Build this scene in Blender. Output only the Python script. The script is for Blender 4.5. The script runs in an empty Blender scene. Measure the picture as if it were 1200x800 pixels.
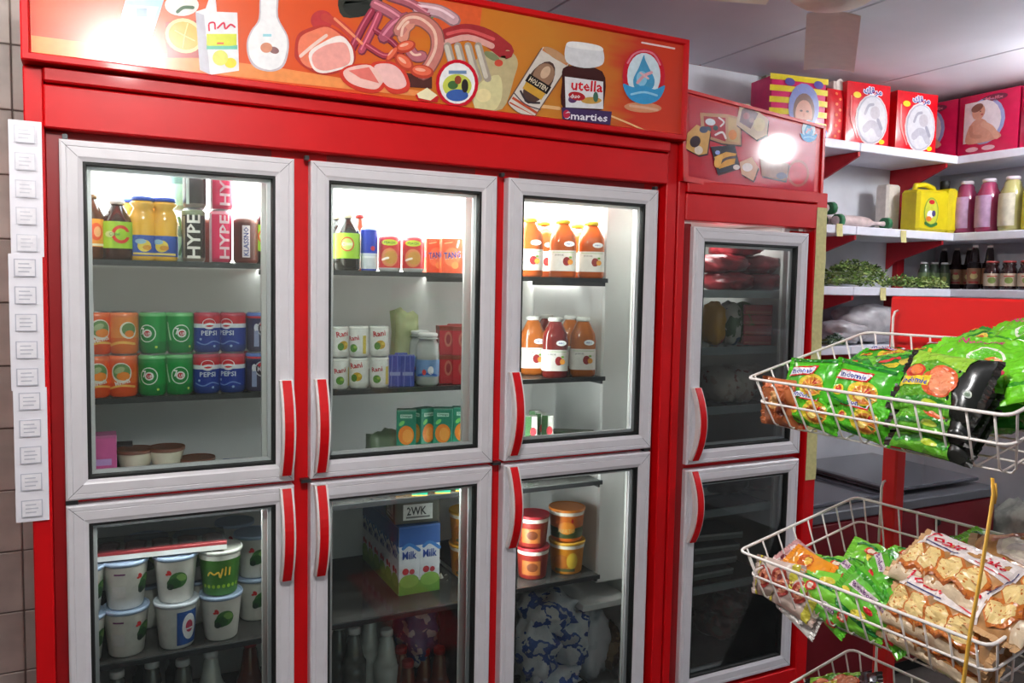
import bpy, math, random
from math import sin, cos, pi, radians, atan2, sqrt
from mathutils import Vector, Matrix, noise
from mathutils.geometry import tessellate_polygon
random.seed(7)
SC = bpy.context.scene
COL = SC.collection
# ---------------------------------------------------------------- camera
def cam_axes(y, p, r):
    cy, sy, cp, sp, cr, sr = cos(y), sin(y), cos(p), sin(p), cos(r), sin(r)
    f = Vector((sy*cp, cy*cp, -sp)); ri = Vector((cy, -sy, 0)); up = ri.cross(f)
    return ri*cr+up*sr, ri*-sr+up*cr, f
CA, CB, CC = cam_axes(0.4716692, 0.0699011, 0.0190001)
CO = Vector((0, -2, 1.5)); FPX = 950.0
cam = bpy.data.cameras.new('camera'); cam.sensor_width = 36; cam.lens = FPX/1200*36; cam.clip_start = .02
co = bpy.data.objects.new('camera', cam); COL.objects.link(co)
co.matrix_world = Matrix(((CA.x, CB.x, -CC.x, CO.x), (CA.y, CB.y, -CC.y, CO.y), (CA.z, CB.z, -CC.z, CO.z), (0, 0, 0, 1)))
SC.camera = co
SC.view_settings.view_transform = 'Standard'; SC.view_settings.look = 'None'
SC.view_settings.exposure = 0.0; SC.view_settings.gamma = 1.0
# ---------------------------------------------------------------- world: daylight seen through the open shop front
W = bpy.data.worlds.new('world'); SC.world = W; W.use_nodes = True
nt = W.node_tree; bg = nt.nodes['Background']
sky = nt.nodes.new('ShaderNodeTexSky'); sky.sky_type = 'NISHITA'; sky.sun_disc = False
sky.sun_elevation = radians(48); sky.sun_rotation = radians(120); sky.air_density = 1.4
nt.links.new(sky.outputs[0], bg.inputs[0]); bg.inputs[1].default_value = 0.07
def area(name, loc, size, power, color=(1, 1, 1), rot=(0, 0, 0), parent=None):
    l = bpy.data.lights.new(name, 'AREA'); l.shape = 'RECTANGLE'; l.size, l.size_y = size
    l.energy = power; l.color = color
    o = bpy.data.objects.new(name, l); o.location = loc; o.rotation_euler = rot; COL.objects.link(o)
    if parent: o.parent = parent
    return o
def tube_light(loc, power, color):
    l = bpy.data.lights.new('ceiling_tube_light', 'POINT'); l.energy = power; l.color = color; l.shadow_soft_size = .07
    o = bpy.data.objects.new('ceiling_tube_light', l); o.location = loc; COL.objects.link(o)
tube_light((.10, -1.45, 2.31), 57, (1, .97, .94))
tube_light((3.30, -.45, 2.29), 21, (.95, .97, 1))  # added fill out of view, brightens the wall shelves and ceiling at right
tube_light((-.52, -.30, 2.29), 9, (1, .98, .95))  # added fill out of view, brightens the upper tiles at left
area('shop_front_daylight', (1.8, -4.4, 1.6), (4.0, 1.6), 10, (.90, .94, 1), (radians(90+32), 0, 0))

# ---------------------------------------------------------------- helpers: points
def ray(u, v): return CA*((u-600)/FPX)+CB*((400-v)/FPX)+CC
def PY(u, v, y): d = ray(u, v); return CO+d*((y-CO.y)/d.y)
def PX(u, v, x): d = ray(u, v); return CO+d*((x-CO.x)/d.x)
def PZ(u, v, z): d = ray(u, v); return CO+d*((z-CO.z)/d.z)
def PD(u, v, t): return CO+ray(u, v)*t
def PP(u, v, p, n): d = ray(u, v); return CO+d*((p-CO).dot(n)/d.dot(n))
def xa(u, y, z):
    k = (u-600)/FPX; a = CA-CC*k; r = Vector((0, y, z))-CO
    return -(a.y*r.y+a.z*r.z)/a.x
# ---------------------------------------------------------------- helpers: materials
MATS = {}
def lin(c): return tuple(((x/255)/12.92 if x/255 <= .04045 else ((x/255+.055)/1.055)**2.4) for x in c)
def mat(name, c, rough=.5, metal=0, var=.08, scale=30, bump=0, emit=0, coat=0, trans=0, alpha=1, bscale=None, spec=.5):
    if name in MATS: return MATS[name]
    m = bpy.data.materials.new(name); m.use_nodes = True; n = m.node_tree; b = n.nodes['Principled BSDF']
    L = lin(c)
    b.inputs['Roughness'].default_value = rough; b.inputs['Metallic'].default_value = metal
    b.inputs['Coat Weight'].default_value = coat; b.inputs['Coat Roughness'].default_value = .08
    b.inputs['Transmission Weight'].default_value = trans; b.inputs['Alpha'].default_value = alpha
    b.inputs['Specular IOR Level'].default_value = spec
    tc = n.nodes.new('ShaderNodeTexCoord'); nz = n.nodes.new('ShaderNodeTexNoise')
    nz.inputs['Scale'].default_value = scale; nz.inputs['Detail'].default_value = 3
    n.links.new(tc.outputs['Object'], nz.inputs['Vector'])
    rp = n.nodes.new('ShaderNodeValToRGB'); rp.color_ramp.elements[0].position = .3; rp.color_ramp.elements[1].position = .7
    rp.color_ramp.elements[0].color = tuple(x*(1-var) for x in L)+(1,); rp.color_ramp.elements[1].color = tuple(min(1, x*(1+var)) for x in L)+(1,)
    n.links.new(nz.outputs['Fac'], rp.inputs['Fac']); n.links.new(rp.outputs['Color'], b.inputs['Base Color'])
    if emit:
        b.inputs['Emission Color'].default_value = L+(1,); b.inputs['Emission Strength'].default_value = emit
    if bump:
        bp = n.nodes.new('ShaderNodeBump'); bp.inputs['Strength'].default_value = bump; bp.inputs['Distance'].default_value = .004
        nb = n.nodes.new('ShaderNodeTexNoise'); nb.inputs['Scale'].default_value = bscale or scale; nb.inputs['Detail'].default_value = 4
        n.links.new(tc.outputs['Object'], nb.inputs['Vector']); n.links.new(nb.outputs['Fac'], bp.inputs['Height']); n.links.new(bp.outputs['Normal'], b.inputs['Normal'])
    MATS[name] = m; return m
def glassmat(name, tint, gl=.06, rough=.02, dif=0.0, dcol=(200, 205, 205)):
    if name in MATS: return MATS[name]
    m = bpy.data.materials.new(name); m.use_nodes = True; n = m.node_tree; n.nodes.clear()
    out = n.nodes.new('ShaderNodeOutputMaterial'); t = n.nodes.new('ShaderNodeBsdfTransparent'); g = n.nodes.new('ShaderNodeBsdfGlossy')
    t.inputs[0].default_value = lin(tint)+(1,); g.inputs['Roughness'].default_value = rough
    fr = n.nodes.new('ShaderNodeFresnel'); fr.inputs[0].default_value = 1.35
    mx = n.nodes.new('ShaderNodeMixShader'); n.links.new(fr.outputs[0], mx.inputs[0]); n.links.new(t.outputs[0], mx.inputs[1]); n.links.new(g.outputs[0], mx.inputs[2])
    last = mx
    if dif:
        d = n.nodes.new('ShaderNodeBsdfDiffuse'); d.inputs[0].default_value = lin(dcol)+(1,)
        nz = n.nodes.new('ShaderNodeTexNoise'); nz.inputs['Scale'].default_value = 9; mm = n.nodes.new('ShaderNodeMath'); mm.operation = 'MULTIPLY'; mm.inputs[1].default_value = dif*2
        n.links.new(nz.outputs['Fac'], mm.inputs[0])
        m2 = n.nodes.new('ShaderNodeMixShader'); n.links.new(mm.outputs[0], m2.inputs[0]); n.links.new(mx.outputs[0], m2.inputs[1]); n.links.new(d.outputs[0], m2.inputs[2]); last = m2
    n.links.new(last.outputs[0], out.inputs[0]); MATS[name] = m; return m
PRINT_ROUGH = {}
def ink(c, gloss=.35):
    c = tuple(int(x) for x in c)
    return mat('ink_%02x%02x%02x_%d' % (c+(int(gloss*100),)), c, gloss, var=.07, scale=60)
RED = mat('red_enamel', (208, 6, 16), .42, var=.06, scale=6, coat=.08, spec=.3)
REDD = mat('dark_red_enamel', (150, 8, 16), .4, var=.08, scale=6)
DOORW = mat('white_aluminium', (224, 221, 226), .35, var=.03, scale=20)
LINER = mat('fridge_liner_white', (228, 228, 226), .5, var=.03, scale=8)
BLK = mat('black_rubber', (18, 20, 20), .6)
GLASS = glassmat('door_glass', (243, 247, 245), dif=.012)
SHELFG = glassmat('shelf_glass', (136, 135, 132), rough=.08, dif=.16, dcol=(150, 148, 144))
STEEL = mat('dark_steel_trim', (70, 72, 74), .35, .6)
CHROME = mat('can_metal', (190, 192, 195), .28, .9)
WHITEP = mat('white_plastic', (232, 232, 230), .4, var=.03)
PAINTW = mat('white_shelf_paint', (226, 228, 240), .45, var=.04)
WIRE = mat('white_coated_wire', (236, 230, 226), .35, var=.05)
FILM = glassmat('clear_film', (235, 235, 232), rough=.12, dif=.10)

# ---------------------------------------------------------------- helpers: 2D art
TXT = {}
def text_tris(s, bold=.0, res=1):
    k = (s, bold, res)
    if k in TXT: return TXT[k]
    c = bpy.data.curves.new('lettering', 'FONT'); c.body = s; c.resolution_u = res; c.offset = bold
    o = bpy.data.objects.new('lettering', c); COL.objects.link(o); bpy.context.view_layer.update()
    dg = bpy.context.evaluated_depsgraph_get(); me = o.evaluated_get(dg).to_mesh(); me.calc_loop_triangles()
    V = [Vector((v.co.x, v.co.y)) for v in me.vertices]; T = [[V[i] for i in t.vertices] for t in me.loop_triangles]
    o.evaluated_get(dg).to_mesh_clear(); bpy.data.objects.remove(o); bpy.data.curves.remove(c)
    if V:
        x0 = min(v.x for v in V); x1 = max(v.x for v in V); y0 = min(v.y for v in V); y1 = max(v.y for v in V)
        T = [[((p.x-x0)/(x1-x0)-.5, (p.y-y0)/(y1-y0)-.5) for p in t] for t in T]
    TXT[k] = T; return T
def poly(pts, c, l=1):
    vs = [Vector((p[0], p[1], 0)) for p in pts]
    return ([[tuple(pts[i]) for i in t] for t in tessellate_polygon([vs])], c, l)
def sp(pts, c, l=1, n=4):
    P = [Vector(p) for p in pts]; N = len(P); Q = []
    for i in range(N):
        p0, p1, p2, p3 = P[i-1], P[i], P[(i+1) % N], P[(i+2) % N]
        for k in range(n):
            t = k/n; Q.append(tuple(.5*((2*p1)+(p2-p0)*t+(2*p0-5*p1+4*p2-p3)*t*t+(3*p1-p0-3*p2+p3)*t**3)))
    return poly(Q, c, l)
def rect(x0, x1, y0, y1, c, l=1): return poly([(x0, y0), (x1, y0), (x1, y1), (x0, y1)], c, l)
def ell(cx, cy, rx, ry, c, l=1, n=18, rot=0, a0=0, a1=360):
    pts = []
    m = n if a1-a0 >= 360 else n+1
    for i in range(m):
        a = radians(a0+(a1-a0)*i/n); x, y = rx*cos(a), ry*sin(a)
        pts.append((cx+x*cos(rot)-y*sin(rot), cy+x*sin(rot)+y*cos(rot)))
    if a1-a0 < 360: pts.append((cx, cy))
    return poly(pts, c, l)
def text(s, cx, cy, w, h, c, l=3, rot=0, shear=0, bold=.02):
    T = [[(cx+(x*w+shear*y*h)*cos(rot)-y*h*sin(rot), cy+(x*w+shear*y*h)*sin(rot)+y*h*cos(rot)) for x, y in t] for t in text_tris(s, bold)]
    return (T, c, l)
def stroke(pts, w, c, l=2):
    T = []; P = [Vector(p) for p in pts]
    # smooth
    if len(P) > 2:
        Q = []
        for i in range(len(P)-1):
            p0 = P[max(i-1, 0)]; p1 = P[i]; p2 = P[i+1]; p3 = P[min(i+2, len(P)-1)]
            for k in range(4):
                t = k/4; Q.append(.5*((2*p1)+(p2-p0)*t+(2*p0-5*p1+4*p2-p3)*t*t+(3*p1-p0-3*p2+p3)*t**3))
        Q.append(P[-1]); P = Q
    Ls = []
    for i, p in enumerate(P):
        d = (P[min(i+1, len(P)-1)]-P[max(i-1, 0)]); d = d.normalized() if d.length else Vector((1, 0))
        ww = w(i/(len(P)-1)) if callable(w) else w
        nrm = Vector((-d.y, d.x))*ww/2; Ls.append((p+nrm, p-nrm))
    for a, b in zip(Ls, Ls[1:]):
        T += [[tuple(a[0]), tuple(a[1]), tuple(b[1])], [tuple(a[0]), tuple(b[1]), tuple(b[0])]]
    for q in (0, -1):
        c0 = P[q]; r = (Ls[q][0]-c0).length
        ring = [(c0.x+r*cos(2*pi*k/8), c0.y+r*sin(2*pi*k/8)) for k in range(8)]
        T += [[tuple(c0), ring[k], ring[(k+1) % 8]] for k in range(8)]
    return (T, c, l)
def move(arts, dx, dy, s=1, rot=0, dl=0):
    out = []
    for T, c, l in arts:
        out.append(([[(dx+s*(x*cos(rot)-y*sin(rot)), dy+s*(x*sin(rot)+y*cos(rot))) for x, y in t] for t in T], c, l+dl))
    return out

# ---------------------------------------------------------------- helpers: mesh builder
class MB:
    def __init__(s): s.V = []; s.F = []; s.M = []; s.S = []; s.mats = []
    def mi(s, m):
        if m not in s.mats: s.mats.append(m)
        return s.mats.index(m)
    def f(s, vs, m, sm=False):
        k = len(s.V); s.V += [tuple(v) for v in vs]; s.F.append(tuple(range(k, k+len(vs)))); s.M.append(s.mi(m)); s.S.append(sm)
    def box(s, x0, x1, y0, y1, z0, z1, m, bv=0):
        if bv:
            b = bv; X = [x0, x0+b, x1-b, x1]; Y = [y0, y0+b, y1-b, y1]; Z = [z0, z0+b, z1-b, z1]
            k = len(s.V); idx = {}
            for i, x in enumerate((x0, x1)):
                for j, y in enumerate((y0, y1)):
                    for l, z in enumerate((z0, z1)):
                        sx, sy, sz = (1-2*i)*b, (1-2*j)*b, (1-2*l)*b
                        for q, v in enumerate(((x, y+sy, z+sz), (x+sx, y, z+sz), (x+sx, y+sy, z))):
                            idx[(i, j, l, q)] = len(s.V); s.V.append(v)
            def F(*a):
                s.F.append(tuple(idx[t] for t in a)); s.M.append(s.mi(m)); s.S.append(False)
            for i in (0, 1):
                F((i, 0, 0, 0), (i, 1, 0, 0), (i, 1, 1, 0), (i, 0, 1, 0)); F((0, i, 0, 1), (1, i, 0, 1), (1, i, 1, 1), (0, i, 1, 1)); F((0, 0, i, 2), (1, 0, i, 2), (1, 1, i, 2), (0, 1, i, 2))
                for j in (0, 1):
                    F((i, j, 0, 0), (i, j, 1, 0), (i, j, 1, 1), (i, j, 0, 1)); F((i, 0, j, 0), (i, 1, j, 0), (i, 1, j, 2), (i, 0, j, 2)); F((0, i, j, 1), (1, i, j, 1), (1, i, j, 2), (0, i, j, 2))
                    for l in (0, 1): F((i, j, l, 0), (i, j, l, 1), (i, j, l, 2))
            return s
        k = len(s.V)
        s.V += [(x, y, z) for x in (x0, x1) for y in (y0, y1) for z in (z0, z1)]
        for q in ((0, 1, 3, 2), (4, 6, 7, 5), (0, 4, 5, 1), (2, 3, 7, 6), (0, 2, 6, 4), (1, 5, 7, 3)):
            s.F.append(tuple(k+i for i in q)); s.M.append(s.mi(m)); s.S.append(False)
        return s
    def lathe(s, prof, m, n=20, c=(0, 0, 0), ms=None, sq=0, cap=True):
        k = len(s.V); ns = len(prof)
        for r, z in prof:
            for i in range(n):
                a = 2*pi*i/n
                rr = r*(1/max(abs(cos(a)), abs(sin(a))))**sq if sq else r
                s.V.append((c[0]+rr*cos(a), c[1]+rr*sin(a), c[2]+z))
        for j in range(ns-1):
            mm = s.mi(ms[j] if ms else m)
            for i in range(n):
                s.F.append((k+j*n+i, k+j*n+(i+1) % n, k+(j+1)*n+(i+1) % n, k+(j+1)*n+i)); s.M.append(mm); s.S.append(True)
        if cap:
            s.F.append(tuple(k+i for i in reversed(range(n)))); s.M.append(s.mi(ms[0] if ms else m)); s.S.append(False)
            s.F.append(tuple(k+(ns-1)*n+i for i in range(n))); s.M.append(s.mi(ms[-1] if ms else m)); s.S.append(False)
        return s
    def tube(s, pts, r, m, n=6, flat=1, closed=False):
        P = [Vector(p) for p in pts]; k = len(s.V); N = len(P); up = None
        for i, p in enumerate(P):
            if closed: d = (P[(i+1) % N]-P[i-1]).normalized()
            else: d = (P[min(i+1, N-1)]-P[max(i-1, 0)]).normalized()
            if up is None or abs(up.dot(d)) > .95: up = Vector((0, 0, 1)) if abs(d.z) < .9 else Vector((0, 1, 0))
            a = d.cross(up).normalized(); b = a.cross(d).normalized(); up = b
            rr = r(i/(N-1)) if callable(r) else r
            for j in range(n): s.V.append(tuple(p+a*rr*cos(2*pi*j/n)+b*rr*flat*sin(2*pi*j/n)))
        for i in range(N if closed else N-1):
            i2 = (i+1) % N
            for j in range(n):
                s.F.append((k+i*n+j, k+i*n+(j+1) % n, k+i2*n+(j+1) % n, k+i2*n+j)); s.M.append(s.mi(m)); s.S.append(True)
        if not closed:
            s.F.append(tuple(k+j for j in reversed(range(n)))); s.M.append(s.mi(m)); s.S.append(False)
            s.F.append(tuple(k+(N-1)*n+j for j in range(n))); s.M.append(s.mi(m)); s.S.append(False)
        return s
    def grid(s, fn, nu, nv, m, sm=True):
        k = len(s.V)
        for j in range(nv+1):
            for i in range(nu+1): s.V.append(tuple(fn(i/nu, j/nv)))
        for j in range(nv):
            for i in range(nu):
                a = k+j*(nu+1)+i; mm = m((i+.5)/nu, (j+.5)/nv) if callable(m) else m
                s.F.append((a, a+1, a+nu+2, a+nu+1)); s.M.append(s.mi(mm)); s.S.append(sm)
        return s
    def ringx(s, x0, x1, z0, z1, prof, m):   # mitred rectangular frame in the xz plane, prof = (inset, y)
        k = len(s.V)
        for ins, y in prof:
            s.V += [(x0+ins, y, z0+ins), (x1-ins, y, z0+ins), (x1-ins, y, z1-ins), (x0+ins, y, z1-ins)]
        for j in range(len(prof)-1):
            for i in range(4):
                s.F.append((k+4*j+i, k+4*j+(i+1) % 4, k+4*j+4+(i+1) % 4, k+4*j+4+i)); s.M.append(s.mi(m)); s.S.append(False)
        return s
    def art(s, arts, mp, gloss=.35, step=None, lay=.0004):
        for T, c, l in arts:
            m = s.mi(c if not isinstance(c, tuple) else ink(c, gloss)); st = [t for t in T]; kk = 0
            while st:
                t = st.pop(); kk += 1
                if step:
                    e = [sqrt((t[i][0]-t[i-1][0])**2+(t[i][1]-t[i-1][1])**2) for i in range(3)]; q = e.index(max(e))
                    if e[q] > step:
                        a, b, cc = t[q], t[q-1], t[q-2]; mid = ((a[0]+b[0])/2, (a[1]+b[1])/2)
                        st += [[a, mid, cc], [mid, b, cc]]; continue
                k = len(s.V); s.V += [tuple(mp(x, y, lay*l+(kk % 24)*lay*.03)) for x, y in t]; s.F.append((k, k+1, k+2)); s.M.append(m); s.S.append(False)
        return s
    def blob(s, c, rx, ry, rz, m, seed=0, amp=.25, nu=18, nv=10, fr=1.6, p=1.0):
        k = len(s.V); c = Vector(c)
        for j in range(nv+1):
            t = pi*j/nv
            for i in range(nu):
                a = 2*pi*i/nu; d = Vector((sin(t)*cos(a), sin(t)*sin(a), cos(t)))
                r = 1+amp*noise.noise(d*fr+Vector((seed*3.7, seed*1.3, 0)))+amp*.5*noise.noise(d*fr*3+Vector((seed, 5, 2)))
                q = max(abs(d.x), abs(d.y), abs(d.z))**p
                s.V.append((c.x+d.x*rx*r/q, c.y+d.y*ry*r/q, c.z+d.z*rz*r/q))
        for j in range(nv):
            for i in range(nu):
                mm = m((i+.5)/nu, (j+.5)/nv) if callable(m) else m
                s.F.append((k+j*nu+i, k+(j+1)*nu+i, k+(j+1)*nu+(i+1) % nu, k+j*nu+(i+1) % nu)); s.M.append(s.mi(mm)); s.S.append(True)
        return s
    def tf(s, M, k0=0):
        for i in range(k0, len(s.V)): s.V[i] = tuple(M @ Vector(s.V[i]))
        return s
    def build(s, name, parent=None, loc=None, tag=None):
        me = bpy.data.meshes.new(name); me.from_pydata(s.V, [], s.F)
        for m in s.mats: me.materials.append(m)
        me.polygons.foreach_set('material_index', s.M); me.polygons.foreach_set('use_smooth', s.S); me.update()
        o = bpy.data.objects.new(name, me); COL.objects.link(o)
        if loc is not None: o.location = loc
        if parent: o.parent = parent
        return o
def settag(o, label=None, cat=None, group=None, kind=None):
    if label: o['label'] = label
    if cat: o['category'] = cat
    if group: o['group'] = group
    if kind: o['kind'] = kind
    return o
def thing(name, label, cat, loc=(0, 0, 0), rz=0, group=None):
    o = bpy.data.objects.new(name, None); COL.objects.link(o); o.empty_display_size = .05
    o.location = loc; o.rotation_euler = (0, 0, rz); return settag(o, label, cat, group)
def copy_tree(o, parent=None):
    c = o.copy(); COL.objects.link(c); c.parent = parent
    for ch in list(o.children): copy_tree(ch, c)
    return c
PROTO = {}
def put(key, fn, loc, rz=0, label='', group=None, args=(), M=None):
    """first use builds the thing, later uses copy it with its parts"""
    if key in PROTO: o = copy_tree(PROTO[key])
    else: o = fn(*args); PROTO[key] = o
    if M is not None: o.matrix_world = M
    else: o.location = loc; o.rotation_euler = (0, 0, rz)
    o['label'] = label
    if group: o['group'] = group
    elif 'group' in o: del o['group']
    return o
def flat(o, ex, ey, n):
    o, ex, ey, n = Vector(o), Vector(ex), Vector(ey), Vector(n)
    return lambda u, v, off: o+ex*u+ey*v+n*off
def cyl(rf):
    def mp(u, v, off):
        r = (rf(v) if callable(rf) else rf); a = u/r; r += off+.0002
        return (r*sin(a), -r*cos(a), v)
    return mp
def toward(x, y, k=1.0): return -math.atan(x/(y+2.0))*k

# ================================================================ SETTING
CZ = 2.415; WY = .70; XL = -1.6; XR = 3.77; YF = -4.5
WALLW = mat('whitewashed_plaster', (205, 207, 214), .8, var=.10, scale=7, bump=.4, bscale=25)
CEILM = mat('grey_white_ceiling_board', (224, 227, 236), .7, var=.06, scale=2.5, bump=.1)
FLOORM = mat('floor_terrazzo', (84, 78, 74), .4, var=.15, scale=60)
settag(MB().box(XL, XR, YF, WY+.1, -.05, 0, FLOORM).build('floor'), 'grey terrazzo shop floor', kind='structure')
cb = settag(MB().box(XL, XR, YF, WY+.1, CZ+.02, CZ+.08, REDD).build('ceiling'), kind='structure')
xs = [XL]+[x for x in (-1.22, -.36, .50, 1.36, 2.22, 3.08)]+[XR]
for a, b in zip(xs, xs[1:]): MB().box(a+.004, b-.004, YF, WY-.001, CZ, CZ+.019, CEILM, .003).build('ceiling_panel', cb)
wb = settag(MB().box(-.14, XR, WY, WY+.1, 0, CZ, WALLW).build('wall_back'), kind='structure')
settag(MB().box(XR, XR+.1, YF, WY+.1, 0, CZ, WALLW).build('wall_right'), kind='structure')
settag(MB().box(XL-.1, XL, YF, WY+.1, 0, CZ, mat('brown_grey_paint', (112, 100, 92), .8)).build('wall_left'), kind='structure')
GROUT = mat('tile_grout', (140, 126, 118), .9)
TILE = mat('beige_wall_tile', (212, 198, 190), .3, var=.16, scale=9)
wt = settag(MB().box(XL, -.14, WY+.006, WY+.1, 0, CZ, GROUT).build('wall_back'), kind='structure')
tx = xa(14, WY, 2.0); tm = MB().box(0, .176, 0, .006, 0, .176, TILE, .002); tme = tm.build('tile', wt); tw = .18
zz0 = PY(10, 718, WY).z % tw
first = True
x = tx-tw*4
while x < -.145:
    for j in range(-1, 14):
        z = zz0+j*tw
        if z < 0 or z+tw > CZ: continue
        w = min(tw, -.141-x)
        if w < .16:
            if w > .02: MB().box(0, w-.004, 0, .006, 0, .176, TILE, .002).build('tile', wt, (x+.002, WY, z+.002))
            continue
        if first: t = tme; first = False
        else: t = tme.copy(); COL.objects.link(t)
        t.location = (x+.002, WY, z+.002)
    x += tw
# vertical corner strip in the back wall's niche
settag(MB().box(2.56, 2.62, WY-.03, WY, 1.6, CZ, mat('olive_painted_strip', (128, 122, 108), .8)).build('trim_1'), kind='structure')

# ceiling tube lamp fittings; the right and far left ones are added fill
for (x, y, lab) in ((.10, -1.45, 'white ceiling strip lamp above the camera aisle on the left'), (3.30, -.45, 'added white strip lamp, out of view, brightening the wall shelves on the right'), (-.52, -.30, 'added white strip lamp, out of view, brightening the tiled wall on the left')):
    t = thing('ceiling_lamp', lab, 'lamp', (x, y, CZ))
    MB().box(-.32, .32, -.06, .06, -.03, 0, WHITEP, .004).build('housing', t)
    MB().tube([(-.3, 0, -.042), (.3, 0, -.042)], .013, mat('lamp_tube', (255, 250, 240), .4, emit=22), 10).build('tube', t)
# ================================================================ BIG DISPLAY FRIDGE
DX = [(-.0715, .424), (.4645, .9675), (1.0035, 1.508)]
ZT, ZUB, ZLT, ZB = 1.792, 1.0065, .995, .195
fr = thing('display_fridge', 'large red glass-door display fridge with six white framed doors', 'fridge', (0, 0, 0))
D1 = .66
MB().box(-.135, -.095, .05, D1, .03, 1.93, RED).build('side_panel', fr)
MB().box(1.53, 1.575, .05, D1, .03, 1.93, RED).build('side_panel', fr)
MB().box(-.135, -.098, 0, .05, .03, 1.937, RED, .003).build('pillar', fr)
MB().box(1.536, 1.575, 0, .05, .03, 1.937, RED, .003).build('pillar', fr)
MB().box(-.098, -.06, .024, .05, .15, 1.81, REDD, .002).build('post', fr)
for a, b in ((.375, .512), (.915, 1.052), (1.478, 1.536)):
    MB().box(a, b, .036, .05, .15, 1.815, RED, .002).build('post', fr)
    MB().box(a-.02, b+.02, .0505, .062, .19, 1.83, LINER).build('gasket_flange', fr)
for i in range(3):
    a, b = ((-.06, .375), (.512, .915), (1.052, 1.478))[i]
    MB().box(a, b, .036, .05, .972, 1.034, RED, .002).build('crossbar', fr)
    MB().box(a+.02, b-.02, .0505, .062, .965, 1.042, LINER).build('gasket_flange', fr)
MB().box(-.098, 1.536, .0, .05, .03, .185, RED, .003).build('kick_panel', fr)
MB().box(-.135, 1.575, -.002, D1, .0, .03, BLK).build('base', fr)
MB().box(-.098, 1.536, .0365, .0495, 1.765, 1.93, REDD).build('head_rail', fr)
MB().box(-.098, 1.536, -.006, .03, 1.812, 1.902, RED, .003).build('fascia_board', fr)
MB().box(-.098, 1.536, -.014, .03, 1.906, 1.937, RED, .004).build('fascia_strip', fr)
MB().box(-.095, 1.53, .60, .615, .19, 1.83, LINER).build('back_liner', fr)
MB().box(-.095, -.085, .062, .60, .19, 1.83, LINER).build('side_liner', fr)
MB().box(1.52, 1.53, .062, .60, .19, 1.83, LINER).build('side_liner', fr)
MB().box(-.085, 1.52, .062, .60, 1.822, 1.832, LINER).build('top_liner', fr)
MB().box(-.085, 1.52, .062, .60, .19, .2, LINER).build('floor_liner', fr)
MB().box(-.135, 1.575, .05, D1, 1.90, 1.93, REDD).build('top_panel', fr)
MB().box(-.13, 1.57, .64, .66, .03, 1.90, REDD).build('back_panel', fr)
# evaporator duct at the right and its ledge
MB().box(1.405, 1.519, .13, .59, .55, 1.81, LINER, .006).build('air_duct', fr)
MB().box(1.34, 1.519, .10, .59, .478, .50, LINER, .003).build('drip_tray', fr)
# shelves
LV = [((-.083, .44, 1.538), (.446, .985, 1.527), (.991, 1.385, 1.522)), ((-.083, .44, 1.218), (.446, .985, 1.214), (.991, 1.385, 1.222)),
      ((-.083, .44, .93), (.446, .985, .908), (.991, 1.385, .898)), ((-.083, .44, .585), (.446, .985, .585), (.991, 1.385, .598))]
for row in LV:
    for a, b, z in row:
        s = MB().box(a, b, .085, .598, z-.006, z, SHELFG).build('shelf', fr)
        MB().box(a, b, .078, .085, z-.011, z+.002, STEEL).build('shelf_edge', s)
        MB().box(b-.008, b-.002, .09, .55, z-.022, z-.0065, STEEL).build('bracket', s)
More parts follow.
